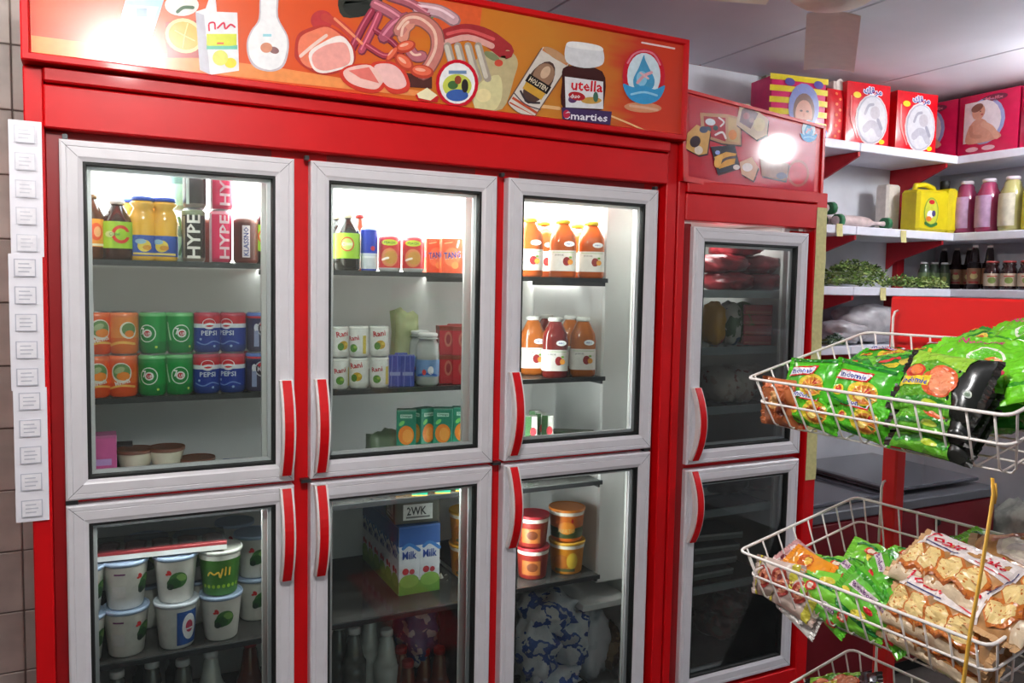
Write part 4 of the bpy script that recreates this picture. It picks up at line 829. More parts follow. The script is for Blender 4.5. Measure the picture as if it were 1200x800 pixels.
# lower middle: bags, bottles and dark packs under the shelf
for i, (u, y) in enumerate(((433, .22), (453, .17))): onshelf('bwat', b_water, u, y, .29-.03*i, 'milky white bottle with white cap, %s of the two in the lower middle door' % ('rear' if i == 0 else 'front'), 'milky bottles', h=.2)
for i, (u, y) in enumerate(((397, .20), (415, .15))): onshelf('bclear', b_clear, u, y, .30, 'dark clear bottle at the bottom left of the middle door, %s' % ('left', 'right')[i], 'dark clear bottles', h=.2)
def bagmat(cols):
    key = 'bagfilm_'+'_'.join('%02x%02x%02x' % c for c in cols)
    if key in MATS: return MATS[key]
    m = mat(key, cols[0], .3, bump=.6, scale=16, bscale=22); n = m.node_tree; rp = [q for q in n.nodes if q.type == 'VALTORGB'][0]
    rp.color_ramp.interpolation = 'CONSTANT'; N = len(cols); rp.color_ramp.elements[0].position = 0; rp.color_ramp.elements[0].color = lin(cols[0])+(1,)
    rp.color_ramp.elements[1].position = .62 if N > 1 else .99; rp.color_ramp.elements[1].color = lin(cols[-1])+(1,)
    for q in range(1, N-1):
        e = rp.color_ramp.elements.new(.44+.18*(q-1)/max(1, N-2)); e.color = lin(cols[q])+(1,)
    if N > 2 and sum(abs(cols[0][q]-cols[1][q]) for q in range(3)) < 90: rp.color_ramp.interpolation = 'LINEAR' if all(sum(abs(cols[0][w]-c[w]) for w in range(3)) < 90 for c in cols) else 'CONSTANT'
    return m
def bag(x, y, z, rx, ry, rz, cols, seed, label, cat='bag', name='plastic_bag', amp=.35, group=None):
    o = MB().blob((0, 0, rz), rx, ry, rz, bagmat(cols), seed, amp, 26, 16, 2.4, .35).build(name)
    o.location = (x, y, z); return settag(o, label, cat, group)
WB = [(196, 200, 206), (206, 208, 212), (40, 76, 150), (170, 176, 186)]
bag(xa(490, .20, .45), .22, .37, .06, .07, .09, [(190, 192, 190), (60, 84, 130), (200, 200, 196)], 2, 'white and blue milk bag leaning under the middle shelf')
bag(xa(515, .28, .48), .30, .38, .05, .06, .10, [(160, 160, 150), (180, 180, 172)], 4, 'grey plastic bag behind the black sack')
bag(xa(540, .18, .40), .20, .26, .06, .07, .15, [(22, 20, 22), (36, 32, 34)], 6, 'black plastic sack at the lower right of the middle door')
for i, (u, v) in enumerate(((478, 790), (497, 800), (515, 785), (470, 770))):
    onshelf('bred', b_red, u, .13+.03*(i % 2), .165+.01*i, 'bottle with a red cap, %s at the bottom of the middle door' % pos[i], 'red capped bottles', h=.25)
s = MB().box(.446, 1.38, .085, .56, .225, .231, SHELFG).build('shelf', fr)
onshelf('yg', y_green, 548, .36, y4, 'green tub glimpsed behind the right post of the middle door')
for k in (0, 1): onshelf('bky', bk_yel, 549, .30, y4+k*.104, 'yellow food bucket beside the milk cartons, %s' % ('lower', 'upper')[k], 'buckets beside the milk')
# --- right column
w1, w2, w3, w4 = 1.5225, 1.2225, .8985, .5985
for i, (k, mk, u, y, l) in enumerate((('ap', b_apple, 692.5, .135, 'square amber juice bottle at the right end of the top shelf'), ('ap', b_apple, 659, .130, 'square amber juice bottle, second from the right on the top shelf'),
        ('ap', b_apple, 636, .225, 'square amber juice bottle behind, third from the right on the top shelf'), ('ap', b_apple, 620, .135, 'square juice bottle by the handle, top shelf'), ('ap', b_apple, 676, .245, 'square amber juice bottle in the rear row on the top shelf'))):
    onshelf(k, mk, u, y, w1, l, 'square juice bottles, top shelf', h=.08, rzk=.8).scale = (1.12, 1.12, 1.0)
for i, (k, mk, u, y, l) in enumerate((('am', b_amber, 682.5, .135, 'square orange juice bottle with white cap, right end of the second shelf'), ('rj', b_redj, 650, .130, 'square dark red juice bottle on the second shelf'),
        ('am', b_amber, 624, .22, 'square orange juice bottle left of the dark red one'), ('rj', b_redj, 640, .32, 'square red juice bottle in the rear row'), ('am', b_amber, 668, .25, 'square orange juice bottle in the rear row'))):
    onshelf(k, mk, u, y, w2, l, 'square juice bottles, second shelf', h=.08, rzk=.8).scale = (1.10, 1.10, 1.04)
for i, (u, y) in enumerate(((622, .13), (633, .17), (641, .13), (626, .22))): onshelf('sm', c_small, u, y, w3+.02, 'small green and white drink carton, %s of four in the right column' % pos[i], 'small drink cartons', h=.06).scale = (.9, .9, 2.3)
for i, (u, y) in enumerate(((662, .20), (682, .17), (650, .12), (672, .12))): onshelf('fl', c_flat, u, y, w3+(.115 if i < 2 else .085), 'flat grey-green butter pack, %s of four in the right column' % pos[i], 'butter packs', h=.02)
for k in (0, 1):
    onshelf(('bko', 'bky')[k-1] if False else ('bky' if k == 0 else 'bko'), bk_yel if k == 0 else bk_or, 664, .165, w4+k*.1045, ('yellow food bucket, lower of the right-hand stack', 'orange food bucket, upper of the right-hand stack')[k]).scale = (.92, .92, 1)
    onshelf('bkr', bk_red, 624, .165, w4+k*.1, 'dark red food bucket, %s of the left-hand stack' % ('lower', 'upper')[k], 'dark red buckets').scale = (.86, .86, 1)
for i, (u, y, z, a, b, c, l) in enumerate(((640, .20, .40, .09, .09, .06, 'upper left, under the shelf'), (625, .17, .27, .07, .08, .09, 'at the left edge, lettered side out'), (664, .17, .27, .06, .07, .10, 'in the middle, standing'), (690, .20, .22, .06, .07, .11, 'at the right, whitest one'), (645, .14, .235, .10, .06, .04, 'lying at the very front'), (686, .38, .32, .07, .08, .08, 'at the back right'))):
    bag(xa(u, y, z+c), y, z, a, b, c, WB if i != 3 else [(214, 216, 220), (200, 204, 210)], 11+i, 'blue and white milk bag, '+l, 'bag', 'milk_bag', .3, 'milk bags at the bottom right')
bag(xa(716, .18, .33), .20, .235, .05, .06, .07, [(150, 120, 80), (110, 84, 56), (170, 150, 120)], 21, 'brown packet right of the milk bags')

# --- narrow fridge contents
def smallbag(u, y, z, w, h, cols, sd, l, g): bag(xa(u, y, z+h), y, z, w, .10, h, cols, sd, l, 'bag', 'food_bag', .22, g)
RB = [(150, 34, 44), (120, 24, 34), (176, 70, 76)]
for i, (u, k) in enumerate(((850, 0), (885, 0), (845, 1), (880, 1), (862, 2))): smallbag(u, .24, 1.492+k*.062, .075, .034, RB, 31+i, 'red meat bag on the narrow fridge top shelf, %s of pile' % ('bottom left', 'bottom right', 'middle left', 'middle right', 'top')[i], 'red meat bags')
for i, (u, y, c, l) in enumerate(((836, .22, [(200, 150, 50), (180, 60, 40)], 'yellow'), (853, .2, [(70, 96, 60), (190, 190, 180), (50, 84, 110)], 'green and white'), (872, .22, [(110, 130, 50), (60, 90, 40)], 'green'), (900, .26, [(180, 170, 90), (120, 120, 60)], 'olive'))):
    bag(xa(u, y, 1.36), y, 1.303, .035, .05, .075, c, 41+i, l+' food packet standing on the second shelf of the narrow fridge', 'packet', 'food_packet', .15)
for k in range(4): put('redp', carton('flat_meat_pack', .10, .09, .034, (190, 50, 50), [rect(-.045, .045, .005, .012, (206, 120, 100), 1)], cat='pack'), (xa(884, .2, 1.36), .2, 1.303+k*.036), -.5, 'red flat meat pack in the narrow fridge, %s of four counting from below' % pos[k], 'red flat meat packs')
for i, u in enumerate((838, 858, 884)): smallbag(u, .22, 1.103, .06, .06, [(176, 160, 146), (196, 186, 176), (150, 90, 80)], 51+i, 'pale meat bag on the third shelf of the narrow fridge, %s' % ('left', 'middle', 'right')[i], 'pale meat bags')
for i, u in enumerate((845, 880)): smallbag(u, .25, .76, .08, .06, [(60, 46, 44), (90, 60, 56)], 56+i, 'dark meat bag low behind the upper narrow door, %s' % ('left', 'right')[i], 'dark meat bags')
put('wbox', carton('freezer_box', .20, .12, .12, (150, 150, 148), [rect(-.05, .06, .03, .09, (90, 100, 130), 1), rect(-.045, .055, .05, .055, (170, 176, 190), 2)], cat='box'), (1.93, .30, .755+.0), 0, 'grey white box with bluish label in the lower narrow door')
for k in range(4):
    t = put('tray', carton('foam_tray', .30, .16, .022, (120, 122, 120), [rect(-.15, .15, .014, .022, (160, 162, 160), 1)], cat='tray'), (1.84+.01*k, .22, .493+k*.045), -.05*k, 'grey foam meat tray in the lower narrow door, %s of the pile from below' % pos[k], 'grey foam trays')
for i, (u, z) in enumerate(((840, .23), (866, .22), (890, .23), (852, .30), (880, .31))): bag(xa(u, .24, z+.04), .24, z, .07, .08, .045, [(70, 30, 32), (100, 50, 48), (90, 80, 70), (50, 30, 30)], 61+i, 'dark red meat bag at the bottom of the narrow fridge, %s' % ('left', 'middle', 'right', 'upper left', 'upper right')[i], 'bag', 'meat_bag', .3, 'dark meat bags at the bottom')
s = MB().box(1.628, 2.11, .09, .55, .215, .221, SHELFG).build('shelf', f2)

# ================================================================ WALL SHELVES AT THE RIGHT
SY = .40; SXC = 3.47
zs = [2.118, 1.772, 1.518, 1.268]
REDB = mat('red_bracket', (176, 18, 34), .5)
for i, z in enumerate(zs):
    t = thing('wall_shelf', 'white wall shelf along the back wall, %s level' % ('top', 'second', 'third', 'lowest')[i], 'shelf')
    for j, (a, b) in enumerate(((2.24, 2.835), (2.838, SXC))):
        MB().box(a, b, SY, WY-.002, z-.036, z, PAINTW, .003).build('board', t)
    t2 = thing('wall_shelf', 'white wall shelf running along the right wall, %s level' % ('top', 'second', 'third', 'lowest')[i], 'shelf')
    MB().box(SXC+.002, XR-.002, -1.6, WY-.002, z-.036, z, PAINTW, .003).build('board', t2)
    for j, x in enumerate((2.545, 2.836, 3.40)):
        dz = .17 if i == 0 else .13
        m = MB(); q = [(x, SY+.01, z-.037), (x, WY-.002, z-.037), (x, WY-.002, z-.037-dz), (x, WY-.05, z-.037-dz*.7), (x, SY+.01, z-.055)]; r = [(x+.012, y_, z_) for x_, y_, z_ in q]
        m.f(q, REDB); m.f(list(reversed(r)), REDB)
        for k in range(5): m.f([q[k-1], r[k-1], r[k], q[k]], REDB)
        m.build('bracket', t)
t = thing('shelf_upright', 'red metal upright strip on the back wall in the shelf corner', 'upright', (3.47, WY, 0))
MB().box(-.02, .03, -.028, -.002, 1.2, 2.08, REDB).build('rail', t)
# small yellow price tags on the shelf edges
for (u, v0, v1, l) in ((984, 262, 277, 'left one on the second shelf'), (1059, 270, 284, 'right one on the second shelf'), (1035, 337, 352, 'one on the third shelf')):
    a = PY(u, v0, SY-.003); b = PY(u, v1, SY-.003)
    settag(MB().grid(lambda s_, t_: (a.x-.018+.036*s_, SY-.003-.004*t_*t_, a.z+(b.z-a.z)*t_), 2, 4, YEL).build('price_tag'), 'pale yellow price tag hanging from the shelf edge, '+l, 'tag')

def softpack(w, d, h, c, art, side=None, k=.10, sidec=None, name='nappy_pack', cat='pack', rough=.25):
    def mk():
        t = thing(name, '', cat); m = MB(); M_ = mat('film_%02x%02x%02x' % c, c, rough, var=.12, scale=18, bump=.25, bscale=14); N = 8
        def g(fn): m.grid(fn, N, N, M_)
        bl = lambda a, b: (1-(2*a-1)**4)*(1-(2*b-1)**4)
        rnd = lambda q: q
        g(lambda a, b: ((a-.5)*w, -d/2*(1+k*bl(a, b)), b*h)); g(lambda a, b: ((.5-a)*w, d/2*(1+k*bl(a, b)), b*h))
        g(lambda a, b: (-w/2*(1+k*bl(a, b)*.5), (.5-a)*d, b*h)); g(lambda a, b: (w/2*(1+k*bl(a, b)*.5), (a-.5)*d, b*h))
        g(lambda a, b: ((a-.5)*w, (b-.5)*d, h*(1+k*.25*bl(a, b)))); g(lambda a, b: ((a-.5)*w, (.5-b)*d, 0))
        m.art(art, lambda u, v, off: (u, -d/2*(1+k*bl(min(max(u/w+.5, 0), 1), min(max(v/h, 0), 1)))-off-.0006, v), .3, step=.03, lay=.0007)
        if sidec: m.art([rect(-d/2, d/2, 0, h, sidec, 1)], lambda u, v, off: (-w/2*(1+k*.5*bl(min(max(u/d+.5, 0), 1), min(max(v/h, 0), 1)))-off-.0006, -u, v), .3, step=.03)
        m.build('body', t); return t
    return mk
baby = [ell(0, .0, .040, .048, (176, 178, 190), 3), ell(0, .0, .037, .045, (206, 208, 214), 4), stroke([(-.018, -.02), (-.006, -.01), (.008, -.012), (.02, -.026)], .016, (176, 176, 188), 5), ell(.006, .014, .013, .013, (186, 184, 192), 5), stroke([(-.02, .01), (-.012, .026), (.0, .03)], .006, (160, 162, 176), 5), stroke([(.014, .0), (.024, -.016)], .008, (150, 152, 168), 6)]
pk_red = softpack(.235, .20, .262, (214, 16, 32), [ell(.012, .110, .090, .106, (236, 214, 214), 1)]+move(baby, .012, .110, 2.1, 0, 0)+
    [text('\ufeda\ufed7\ufeae\ufee3', .012, .226, .106, .046, (236, 236, 246), 2, 0, 0, .09), text('\ufeda\ufed7\ufeae\ufee3', .012, .226, .098, .038, (44, 60, 150), 3, 0, 0, .02), ell(-.072, .206, .020, .013, (232, 206, 30), 2), ell(.075, .022, .016, .010, (232, 206, 30), 2), stroke([(-.10, .20), (-.095, .10), (-.06, .03)], .006, (240, 120, 120), 2)])
def lean(o, u, y): pass
for i, (u, v, l) in enumerate(((1021, 165, 'glossy red nappy pack with white oval picture, left one on the top shelf'), (1078, 175, 'glossy red nappy pack with white oval picture, right one on the top shelf'))):
    x = xa(u, .44, 2.2); put('pkred', pk_red, (x, .55, 2.119), toward(x, .5, .12), l)
MBx = softpack(.075, .18, .262, (226, 216, 206), [stroke([(0, .01), (.004, .13), (0, .25)], .05, (232, 224, 214), 1)], name='white_pack')
x = xa(988, .46, 2.2); put('whp', MBx, (x+.01, .585, 2.119), 0, 'narrow off-white pack squeezed beside the red nappy packs')
stripes = [rect(-.14, .14, .045*i-.005, .045*i+.018, (226, 206, 40), 1) for i in range(6)]
face = [ell(.0, .12, .075, .095, (130, 140, 196), 3), ell(.0, .105, .052, .070, (110, 74, 64), 4), ell(.0, .092, .042, .056, (206, 150, 130), 5), ell(-.014, .104, .007, .004, (60, 40, 40), 6), ell(.016, .104, .007, .004, (60, 40, 40), 6), ell(0, .088, .006, .008, (190, 126, 108), 6), ell(.001, .066, .014, .004, (176, 70, 80), 6), ell(-.07, .215, .024, .016, (90, 80, 160), 4), ell(.07, .215, .024, .016, (90, 80, 160), 4), ell(.095, .02, .03, .03, (50, 90, 190), 4)]
pk_str = softpack(.26, .14, .235, (206, 34, 100), stripes+move(face, .02, 0, 1))
x = xa(938, .46, 2.25); put('pkstr', pk_str, (x, .53, 2.119), -.15, 'striped magenta and yellow nappy pack with a child face, behind the fridge header')
pk_r2 = softpack(.12, .18, .225, (206, 26, 36), [ell(-.01+.02*(i % 2), .03+.022*i, .008, .006, (240, 130, 80), 1) for i in range(9)])
x = xa(980, .5, 2.2); put('pkr2', pk_r2, (x-.02, .575, 2.119), 0, 'plain red pack between the striped pack and the off-white pack')
# pink nappy packs on the right wall, face towards -x
kid = [ell(0, .100, .075, .080, (150, 160, 206), 2), ell(-.006, .100, .068, .074, (226, 220, 226), 3), rect(-.075, -.02, .03, .172, (226, 220, 220), 3), sp([(-.062, .03), (-.060, .070), (-.042, .100), (-.018, .112), (.006, .102), (.024, .078), (.054, .056), (.062, .036), (.0, .026)], (206, 150, 126), 4), stroke([(-.046, .085), (-.040, .055), (-.01, .048)], .014, (190, 134, 112), 5), ell(-.020, .135, .024, .028, (206, 154, 130), 5), ell(-.026, .150, .022, .014, (130, 90, 76), 6, rot=.3), ell(-.012, .136, .003, .002, (70, 50, 50), 7), ell(-.006, .124, .005, .003, (176, 80, 80), 7), stroke([(.0, .09), (.03, .07), (.05, .04)], .020, (214, 164, 140), 6)]
pk_pink = softpack(.27, .22, .262, (196, 26, 74), move(kid, -.010, .012, 1.25)+[ell(.03, .232, .058, .017, (110, 30, 60), 2), text('Molfix', .03, .232, .08, .014, (214, 120, 140), 3), ell(-.06, .02, .03, .010, (226, 170, 180), 7), ell(.015, .020, .03, .010, (226, 180, 190), 7)])
for i, (y, l) in enumerate(((.565, 'pink nappy pack in the shelf corner, half hidden'), (.285, 'pink nappy pack showing a baby picture, right wall top shelf'), (.005, 'pink nappy pack cut by the right edge of the view'))):
    put('pkpink', pk_pink, (SXC+.13, y, 2.119), -pi/2, l, None)
pk_or = softpack(.16, .20, .25, (226, 130, 60), [ell(0, .10, .05, .06, (236, 230, 226), 1), ell(0, .10, .03, .035, (60, 90, 180), 2)])
put('pkor', pk_or, (SXC+.13, -.33+.0, 2.119), -pi/2, 'orange pack with white disc at the far right of the top shelf').location.y = -.22
# second level: pasta bags, yellow jug, coloured bottles
def longbag(u0, u1, y, z, lab):
    x0, x1 = xa(u0, y, z+.02), xa(u1, y, z+.02); t = thing('pasta_bag', lab, 'bag', (0, 0, 0)); m = MB()
    P = mat('pasta_film', (206, 186, 184), .3, var=.2, scale=30, bump=.3)
    L_ = x1-x0
    m.tube([(x0+L_*k/10, y+.004*sin(k), z+.024) for k in range(11)], lambda s_: (.008+.018*sin(pi*min(1, s_*1.3+.1))**.5 if s_ < .9 else .012), P, 10)
    m.build('body', t)
    for q in (x0+.01, x1-.035): MB().tube([(q, y, z+.024), (q+.025, y, z+.026)], .0275, mat('green_band', (40, 110, 70), .4), 10).build('green_band', t)
longbag(978, 1042, .46, 1.773, 'white pasta bag with green bands lying on the second shelf')
longbag(958, 990, .52, 1.773, 'white pasta bag with green ends, behind the fridge corner')
longbag(950, 978, .50, 1.826, 'white pasta bag with green end on top, at the fridge corner')
def jug():
    t = thing('yellow_jug', '', 'jug'); Y_ = mat('yellow_plastic', (214, 196, 20), .35, var=.06); m = MB()
    m.box(-.115, .085, -.05, .05, 0, .185, Y_, .012); m.box(.0845, .14, -.052, .052, 0, .20, Y_, .012); m.build('body', t)
    m = MB(); m.tube([(-.085, 0, .18), (-.08, 0, .205), (-.02, 0, .212), (.03, 0, .20), (.045, 0, .18)], .012, Y_, 8); m.build('handle', t)
    MB().lathe([(.02, .20), (.02, .235), (.016, .238)], BLK, 12, (.11, 0, 0)).build('cap', t)
    MB().art([ell(-.035, .085, .046, .066, (130, 160, 60), 1), ell(-.035, .085, .040, .060, (196, 200, 60), 2), ell(-.035, .13, .018, .010, (190, 30, 40), 3), ell(-.04, .075, .022, .018, (236, 236, 230), 3), ell(-.02, .08, .012, .014, (60, 50, 110), 4), ell(-.05, .055, .018, .012, (220, 120, 40), 4), stroke([(-.07, .035), (-.035, .025), (0, .035)], .014, (50, 110, 50), 4)], flat((0, -.0515, 0), (1, 0, 0), (0, 0, 1), (0, -1, 0)), .4).build('label', t)
    return t
x = xa(1093, .43, 1.86); put('jug', jug, (x, .46, 1.773), -.05, 'bright yellow jug with a green fruit label on the second shelf')
o = settag(MB().box(x-.15, x-.06, .55, .62, 1.773, 1.99, ink((214, 206, 196), .6), .01).build('white_box'), 'tall off-white box behind the yellow jug', 'box')
def bigb(c, key): return bottle('detergent_bottle', .050, .235, .026, c, (226, 214, 226), None, [], shoulder=.72, capr=.028)
for i, (y, c, l) in enumerate(((.39, (150, 60, 96), 'purple-pink liquid bottle nearest the shelf corner'), (.285, (160, 60, 96), 'purple-pink liquid bottle, second from the corner'), (.18, (176, 170, 110), 'pale yellow-green liquid bottle beside the purple ones'), (.08, (206, 196, 30), 'yellow liquid bottle at the right edge, second shelf'))):
    o = put('bb%d%d' % (c[0], c[1]), bigb(c, 0), (SXC+.058, y, 1.773), -pi/2, l)
    if i < 3:
        m = MB().grid(lambda a, b: ((-.052-.004*sin(b*pi)) * cos((a-.5)*1.6), .052*sin((a-.5)*1.6), .02+b*.14), 6, 8, mat('shrink_label_%d' % i, (186, 150, 186) if i < 2 else (206, 200, 180), .3, var=.2))
        for v in range(len(m.V)): pass
        m.tf(Matrix.Rotation(pi/2, 4, 'Z')); m.build('label', o)
# third level: herbs, white-capped bottles, dark bottles
def herbs(cx, cy, z, w, d, h, seed, lab, n=420, cols=((130, 164, 84), (100, 134, 64), (168, 186, 110), (80, 104, 56))):
    random.seed(seed); t = thing('herb_bundle', lab, 'herbs', (cx, cy, z)); m = MB(); ms = [mat('leaf_%02x%02x%02x' % c, c, .6, var=.2) for c in cols]
    for _ in range(n):
        a = random.uniform(-1, 1); b = random.uniform(-1, 1); x_ = a*w/2; y_ = b*d/2; z_ = random.random()**.7*h*(1-.6*a*a)*(1-.5*b*b)+.004
        p = Vector((x_, y_, z_)); r_ = random.uniform(.006, .013); th_ = random.uniform(0, 2*pi); ph = random.uniform(-.7, .9)
        e = Vector((cos(th_)*cos(ph), sin(th_)*cos(ph), sin(ph)))*r_; f_ = e.cross(Vector((random.uniform(-1, 1), random.uniform(-1, 1), 1))).normalized()*r_*.55
        if (p-e).z < .001: continue
        m.f([p-e, p+f_, p+e*1.2+Vector((0, 0, .002)), p-f_], random.choice(ms))
    m.build('leaves', t); m = MB()
    for k in range(16):
        yy = random.uniform(-d/2, d/2)*.8; zz = random.uniform(.006, h*.5); m.tube([(-w*.5, yy, zz), (-w*.1, yy*.8, zz+.006), (w*.3, yy, zz)], .0018, mat('stem_green', (120, 140, 80), .6), 4)
    m.build('stems', t); return t
herbs(xa(1000, .5, 1.55), .50, 1.519, .34, .16, .12, 3, 'bundle of green herbs on the third shelf beside the narrow fridge', 900)
herbs(xa(1010, .56, 1.63), .585, 1.585, .26, .12, .05, 4, 'darker herb bundle lying on top behind the first', 380, ((70, 96, 44), (54, 76, 36), (90, 110, 60)))
herbs(xa(1062, .46, 1.55), .47, 1.519, .16, .13, .06, 5, 'small herb bundle in the middle of the third shelf', 380)
herbs(xa(1090, .45, 1.55), .45, 1.519, .12, .10, .055, 6, 'pale herb bundle in front of the white capped bottles', 320, ((150, 170, 90), (110, 140, 70), (170, 186, 120)))
b_wcap = bottle('sauce_bottle', .026, .125, .015, (70, 84, 70), (236, 236, 240), (96, 120, 80), [ell(0, .045, .012, .014, (150, 170, 90), 1)], lz=(.15, .6), capr=.016)
b_soy = bottle('dark_sauce_bottle', .029, .200, .012, (34, 18, 18), (226, 218, 214), (150, 110, 84), [ell(0, .06, .016, .014, (206, 190, 130), 1), rect(-.02, .02, .028, .036, (150, 40, 44), 1), ell(0, .075, .010, .006, (190, 60, 60), 2)], lz=(.12, .48), shoulder=.55, capr=.012)
b_djar = bottle('dark_sauce_jar', .033, .125, .022, (44, 20, 20), (190, 80, 80), (196, 180, 160), [ell(0, .04, .016, .014, (120, 140, 70), 1), rect(-.02, .02, .056, .060, (190, 50, 50), 1)], lz=(.12, .56), capr=.026)
for i, u in enumerate((1083, 1095, 1107)): onshelf('wcap', b_wcap, u, .56-.02*i, 1.519, 'small bottle with white cap, %s of three behind the herbs' % pos[i], 'white capped bottles', h=.1)
for i, (u, y) in enumerate(((1106, .62), (1121, .56), (1136, .52))):
    onshelf('soy', b_soy, u, y, 1.519, 'dark sauce bottle with pale cap, %s from the left in the shelf corner' % pos[i], 'dark sauce bottles', h=.15)
for i, y in enumerate((.36, .31)): put('soy', b_soy, (SXC+.10+.03*i, y, 1.519), toward(3.5, .2), 'dark sauce bottle with pale cap on the right wall shelf, %s' % ('left', 'right')[i], 'dark sauce bottles')
for i, y in enumerate((.24, .165, .09, .015, -.06)): put('djar', b_djar, (SXC+.045, y, 1.519), toward(3.5, .1), 'dark red sauce jar with pale label, %s from the shelf corner' % pos[i], 'dark sauce jars')
# lowest level: white rice sacks
for i, (u, y, z, a, c, l) in enumerate(((1012, .52, 1.27, .16, .085, 'large white sack on the lowest wall shelf'), (985, .50, 1.27, .11, .05, 'smaller grey-white sack left on the lowest wall shelf'), (1066, .50, 1.27, .09, .07, 'white sack on the lowest shelf, behind the red panel'))):
    bag(xa(u, y, z+c), y, z, a, .09, c, [(176, 174, 178), (190, 188, 192), (160, 158, 164)], 71+i, l, 'sack', 'white_sack', .25)
herbs(xa(978, .43, 1.29), .43, 1.269, .12, .05, .05, 8, 'little green sprig bag at the left of the lowest wall shelf', 160, ((90, 120, 100), (60, 90, 70), (170, 190, 180)))

# ================================================================ CHEST FREEZER
FRED = mat('freezer_red', (104, 6, 20), .4, var=.08, scale=5)
t = thing('chest_freezer', 'dark red chest freezer with grey sliding lids under the wall shelves', 'freezer', (0, 0, 0))
FX0, FX1, FY0, FY1 = 2.235, 3.30, .03, .66
MB().box(FX0, FX1, FY0, FY1, .06, .665, FRED, .008).build('cabinet', t)
MB().box(FX0+.02, FX1-.02, FY0+.03, FY1-.02, 0, .06, BLK).build('base', t)
GR = mat('grey_lid_frame', (96, 98, 104), .4, .2, var=.08); LG = mat('grey_lid_glass', (78, 80, 88), .15, var=.15, coat=.5)
MB().box(FX0-.004, FX1+.004, FY0-.004, FY1+.004, .667, .705, GR, .004).build('top_frame', t)
MB().box(FX0+.04, 2.80, FY0+.05, FY1-.05, .706, .722, LG, .004).build('sliding_lid', t)
MB().box(2.70, FX1-.04, FY0+.05, FY1-.05, .724, .738, LG, .004).build('sliding_lid', t)
MB().box(2.69, 2.72, FY0+.04, FY1-.04, .739, .748, GR, .002).build('lid_handle', t)
MB().lathe([(.014, 0), (.014, .008), (.008, .01)], BLK, 12).tf(Matrix.Translation((2.93, FY0-.001, .60)) @ Matrix.Rotation(pi/2, 4, 'X')).build('lock', t)
bag(3.46, .0, .36, .12, .14, .13, [(140, 142, 134), (120, 122, 116), (160, 160, 150)], 81, 'grey plastic sack right of the chest freezer', 'sack', 'grey_sack', .3)
bag(3.50, -.02, .0, .13, .16, .18, [(120, 120, 114), (100, 102, 98)], 82, 'large grey sack on the floor right of the chest freezer', 'sack', 'grey_sack', .2)

# ================================================================ BASKET STAND
BR = mat('bright_red_board', (216, 24, 24), .45, var=.04, scale=4)
t = thing('basket_stand', 'red display stand with upright post and back board holding wire baskets', 'stand', (0, 0, 0))
MB().box(1.318, 1.345, -1.000, -.968, .02, 1.359, BR, .003).build('post', t)
MB().box(1.318, 1.345, -1.904, -1.872, .02, 1.359, BR, .003).build('post', t)
MB().box(1.318, 1.345, -1.904, -.968, 1.36, 1.492, BR, .004).build('back_board', t)
MB().box(1.10, 1.40, -1.92, -.95, 0, .02, BR, .003).build('base_plate', t)
BAS = [dict(B=Vector((1.306, -.9226, 1.101)), ex=Vector((-.978, -.026, -.207)), ey=Vector((.022, -1, .022)), l='lower'),
       dict(B=Vector((1.293, -.939, 1.423)), ex=Vector((-.969, -.018, -.247)), ey=Vector((.017, -1, .006)), l='upper'),
       dict(B=Vector((1.306, -.93, .80)), ex=Vector((-.978, -.026, -.207)), ey=Vector((.022, -1, .022)), l='third')]
BW, BD, BH = .45, .308, .088
for b in BAS:
    b['ex'].normalize(); b['n'] = b['ex'].cross(b['ey']).normalized(); b['ey'] = b['n'].cross(b['ex'])
def bp(b, e, x, n): return b['B']+b['ey']*e+b['ex']*x+b['n']*n
for b in BAS:
    t = thing('wire_basket', {'upper': 'upper white wire basket full of green noodle packs', 'lower': 'lower white wire basket with green packs and toast bags', 'third': 'third white wire basket, mostly below the view'}[b['l']], 'basket', b['B'])
    o = b['B']
    def loc(e, x, n): return bp(b, e, x, n)-o
    def corner(e0, e1, x0, x1, n, r=.014):
        P = []
        for (ce, cx, a0_) in ((e0+r, x0+r, 180), (e1-r, x0+r, 270), (e1-r, x1-r, 0), (e0+r, x1-r, 90)):
            for k in range(4):
                a = radians(a0_+30*k); P.append(loc(ce+r*cos(a), cx+r*sin(a), n))
        return P
    MB().tube(corner(0, BW, 0, BD, 0), .0026, WIRE, 8, closed=True).build('rim', t)
    i2 = .009; MB().tube(corner(i2, BW-i2, i2, BD-i2, -.044), .0021, WIRE, 8, closed=True).build('ring', t)
    i3 = .017; cnt = 0
    for k in range(12):
        e = .02+k*(BW-.04)/11; e2 = i3+.014+(BW-2*i3-.028)*k/11
        wx = [loc(e, .001, 0), loc((e+e2)/2, i2, -.044), loc(e2, i3, -BH+.006), loc(e2, i3+.006, -BH), loc(e2, BD-i3-.006, -BH), loc(e2, BD-i3, -BH+.006), loc((e+e2)/2, BD-i2, -.044), loc(e, BD-.001, 0)]
        MB().tube(wx, .0016, WIRE, 6).build('wire', t)
    for k in range(8):
        x = .018+k*(BD-.036)/7; x2 = i3+.012+(BD-2*i3-.024)*k/7
        wx = [loc(.001, x, 0), loc(i2, (x+x2)/2, -.044), loc(i3, x2, -BH+.004), loc(i3+.006, x2, -BH-.003), loc(BW-i3-.006, x2, -BH-.003), loc(BW-i3, x2, -BH+.004), loc(BW-i2, (x+x2)/2, -.044), loc(BW-.001, x, 0)]
        MB().tube(wx, .0016, WIRE, 6).build('wire', t)
    for e in (.055, BW-.05):
        q = loc(e, -.002, 0); MB().tube([q+Vector((0, 0, -.075)), q+Vector((0, 0, .03)), q+Vector((.004, 0, .04)), q+Vector((.012, 0, .042))], .0024, WIRE, 6).build('hook', t)

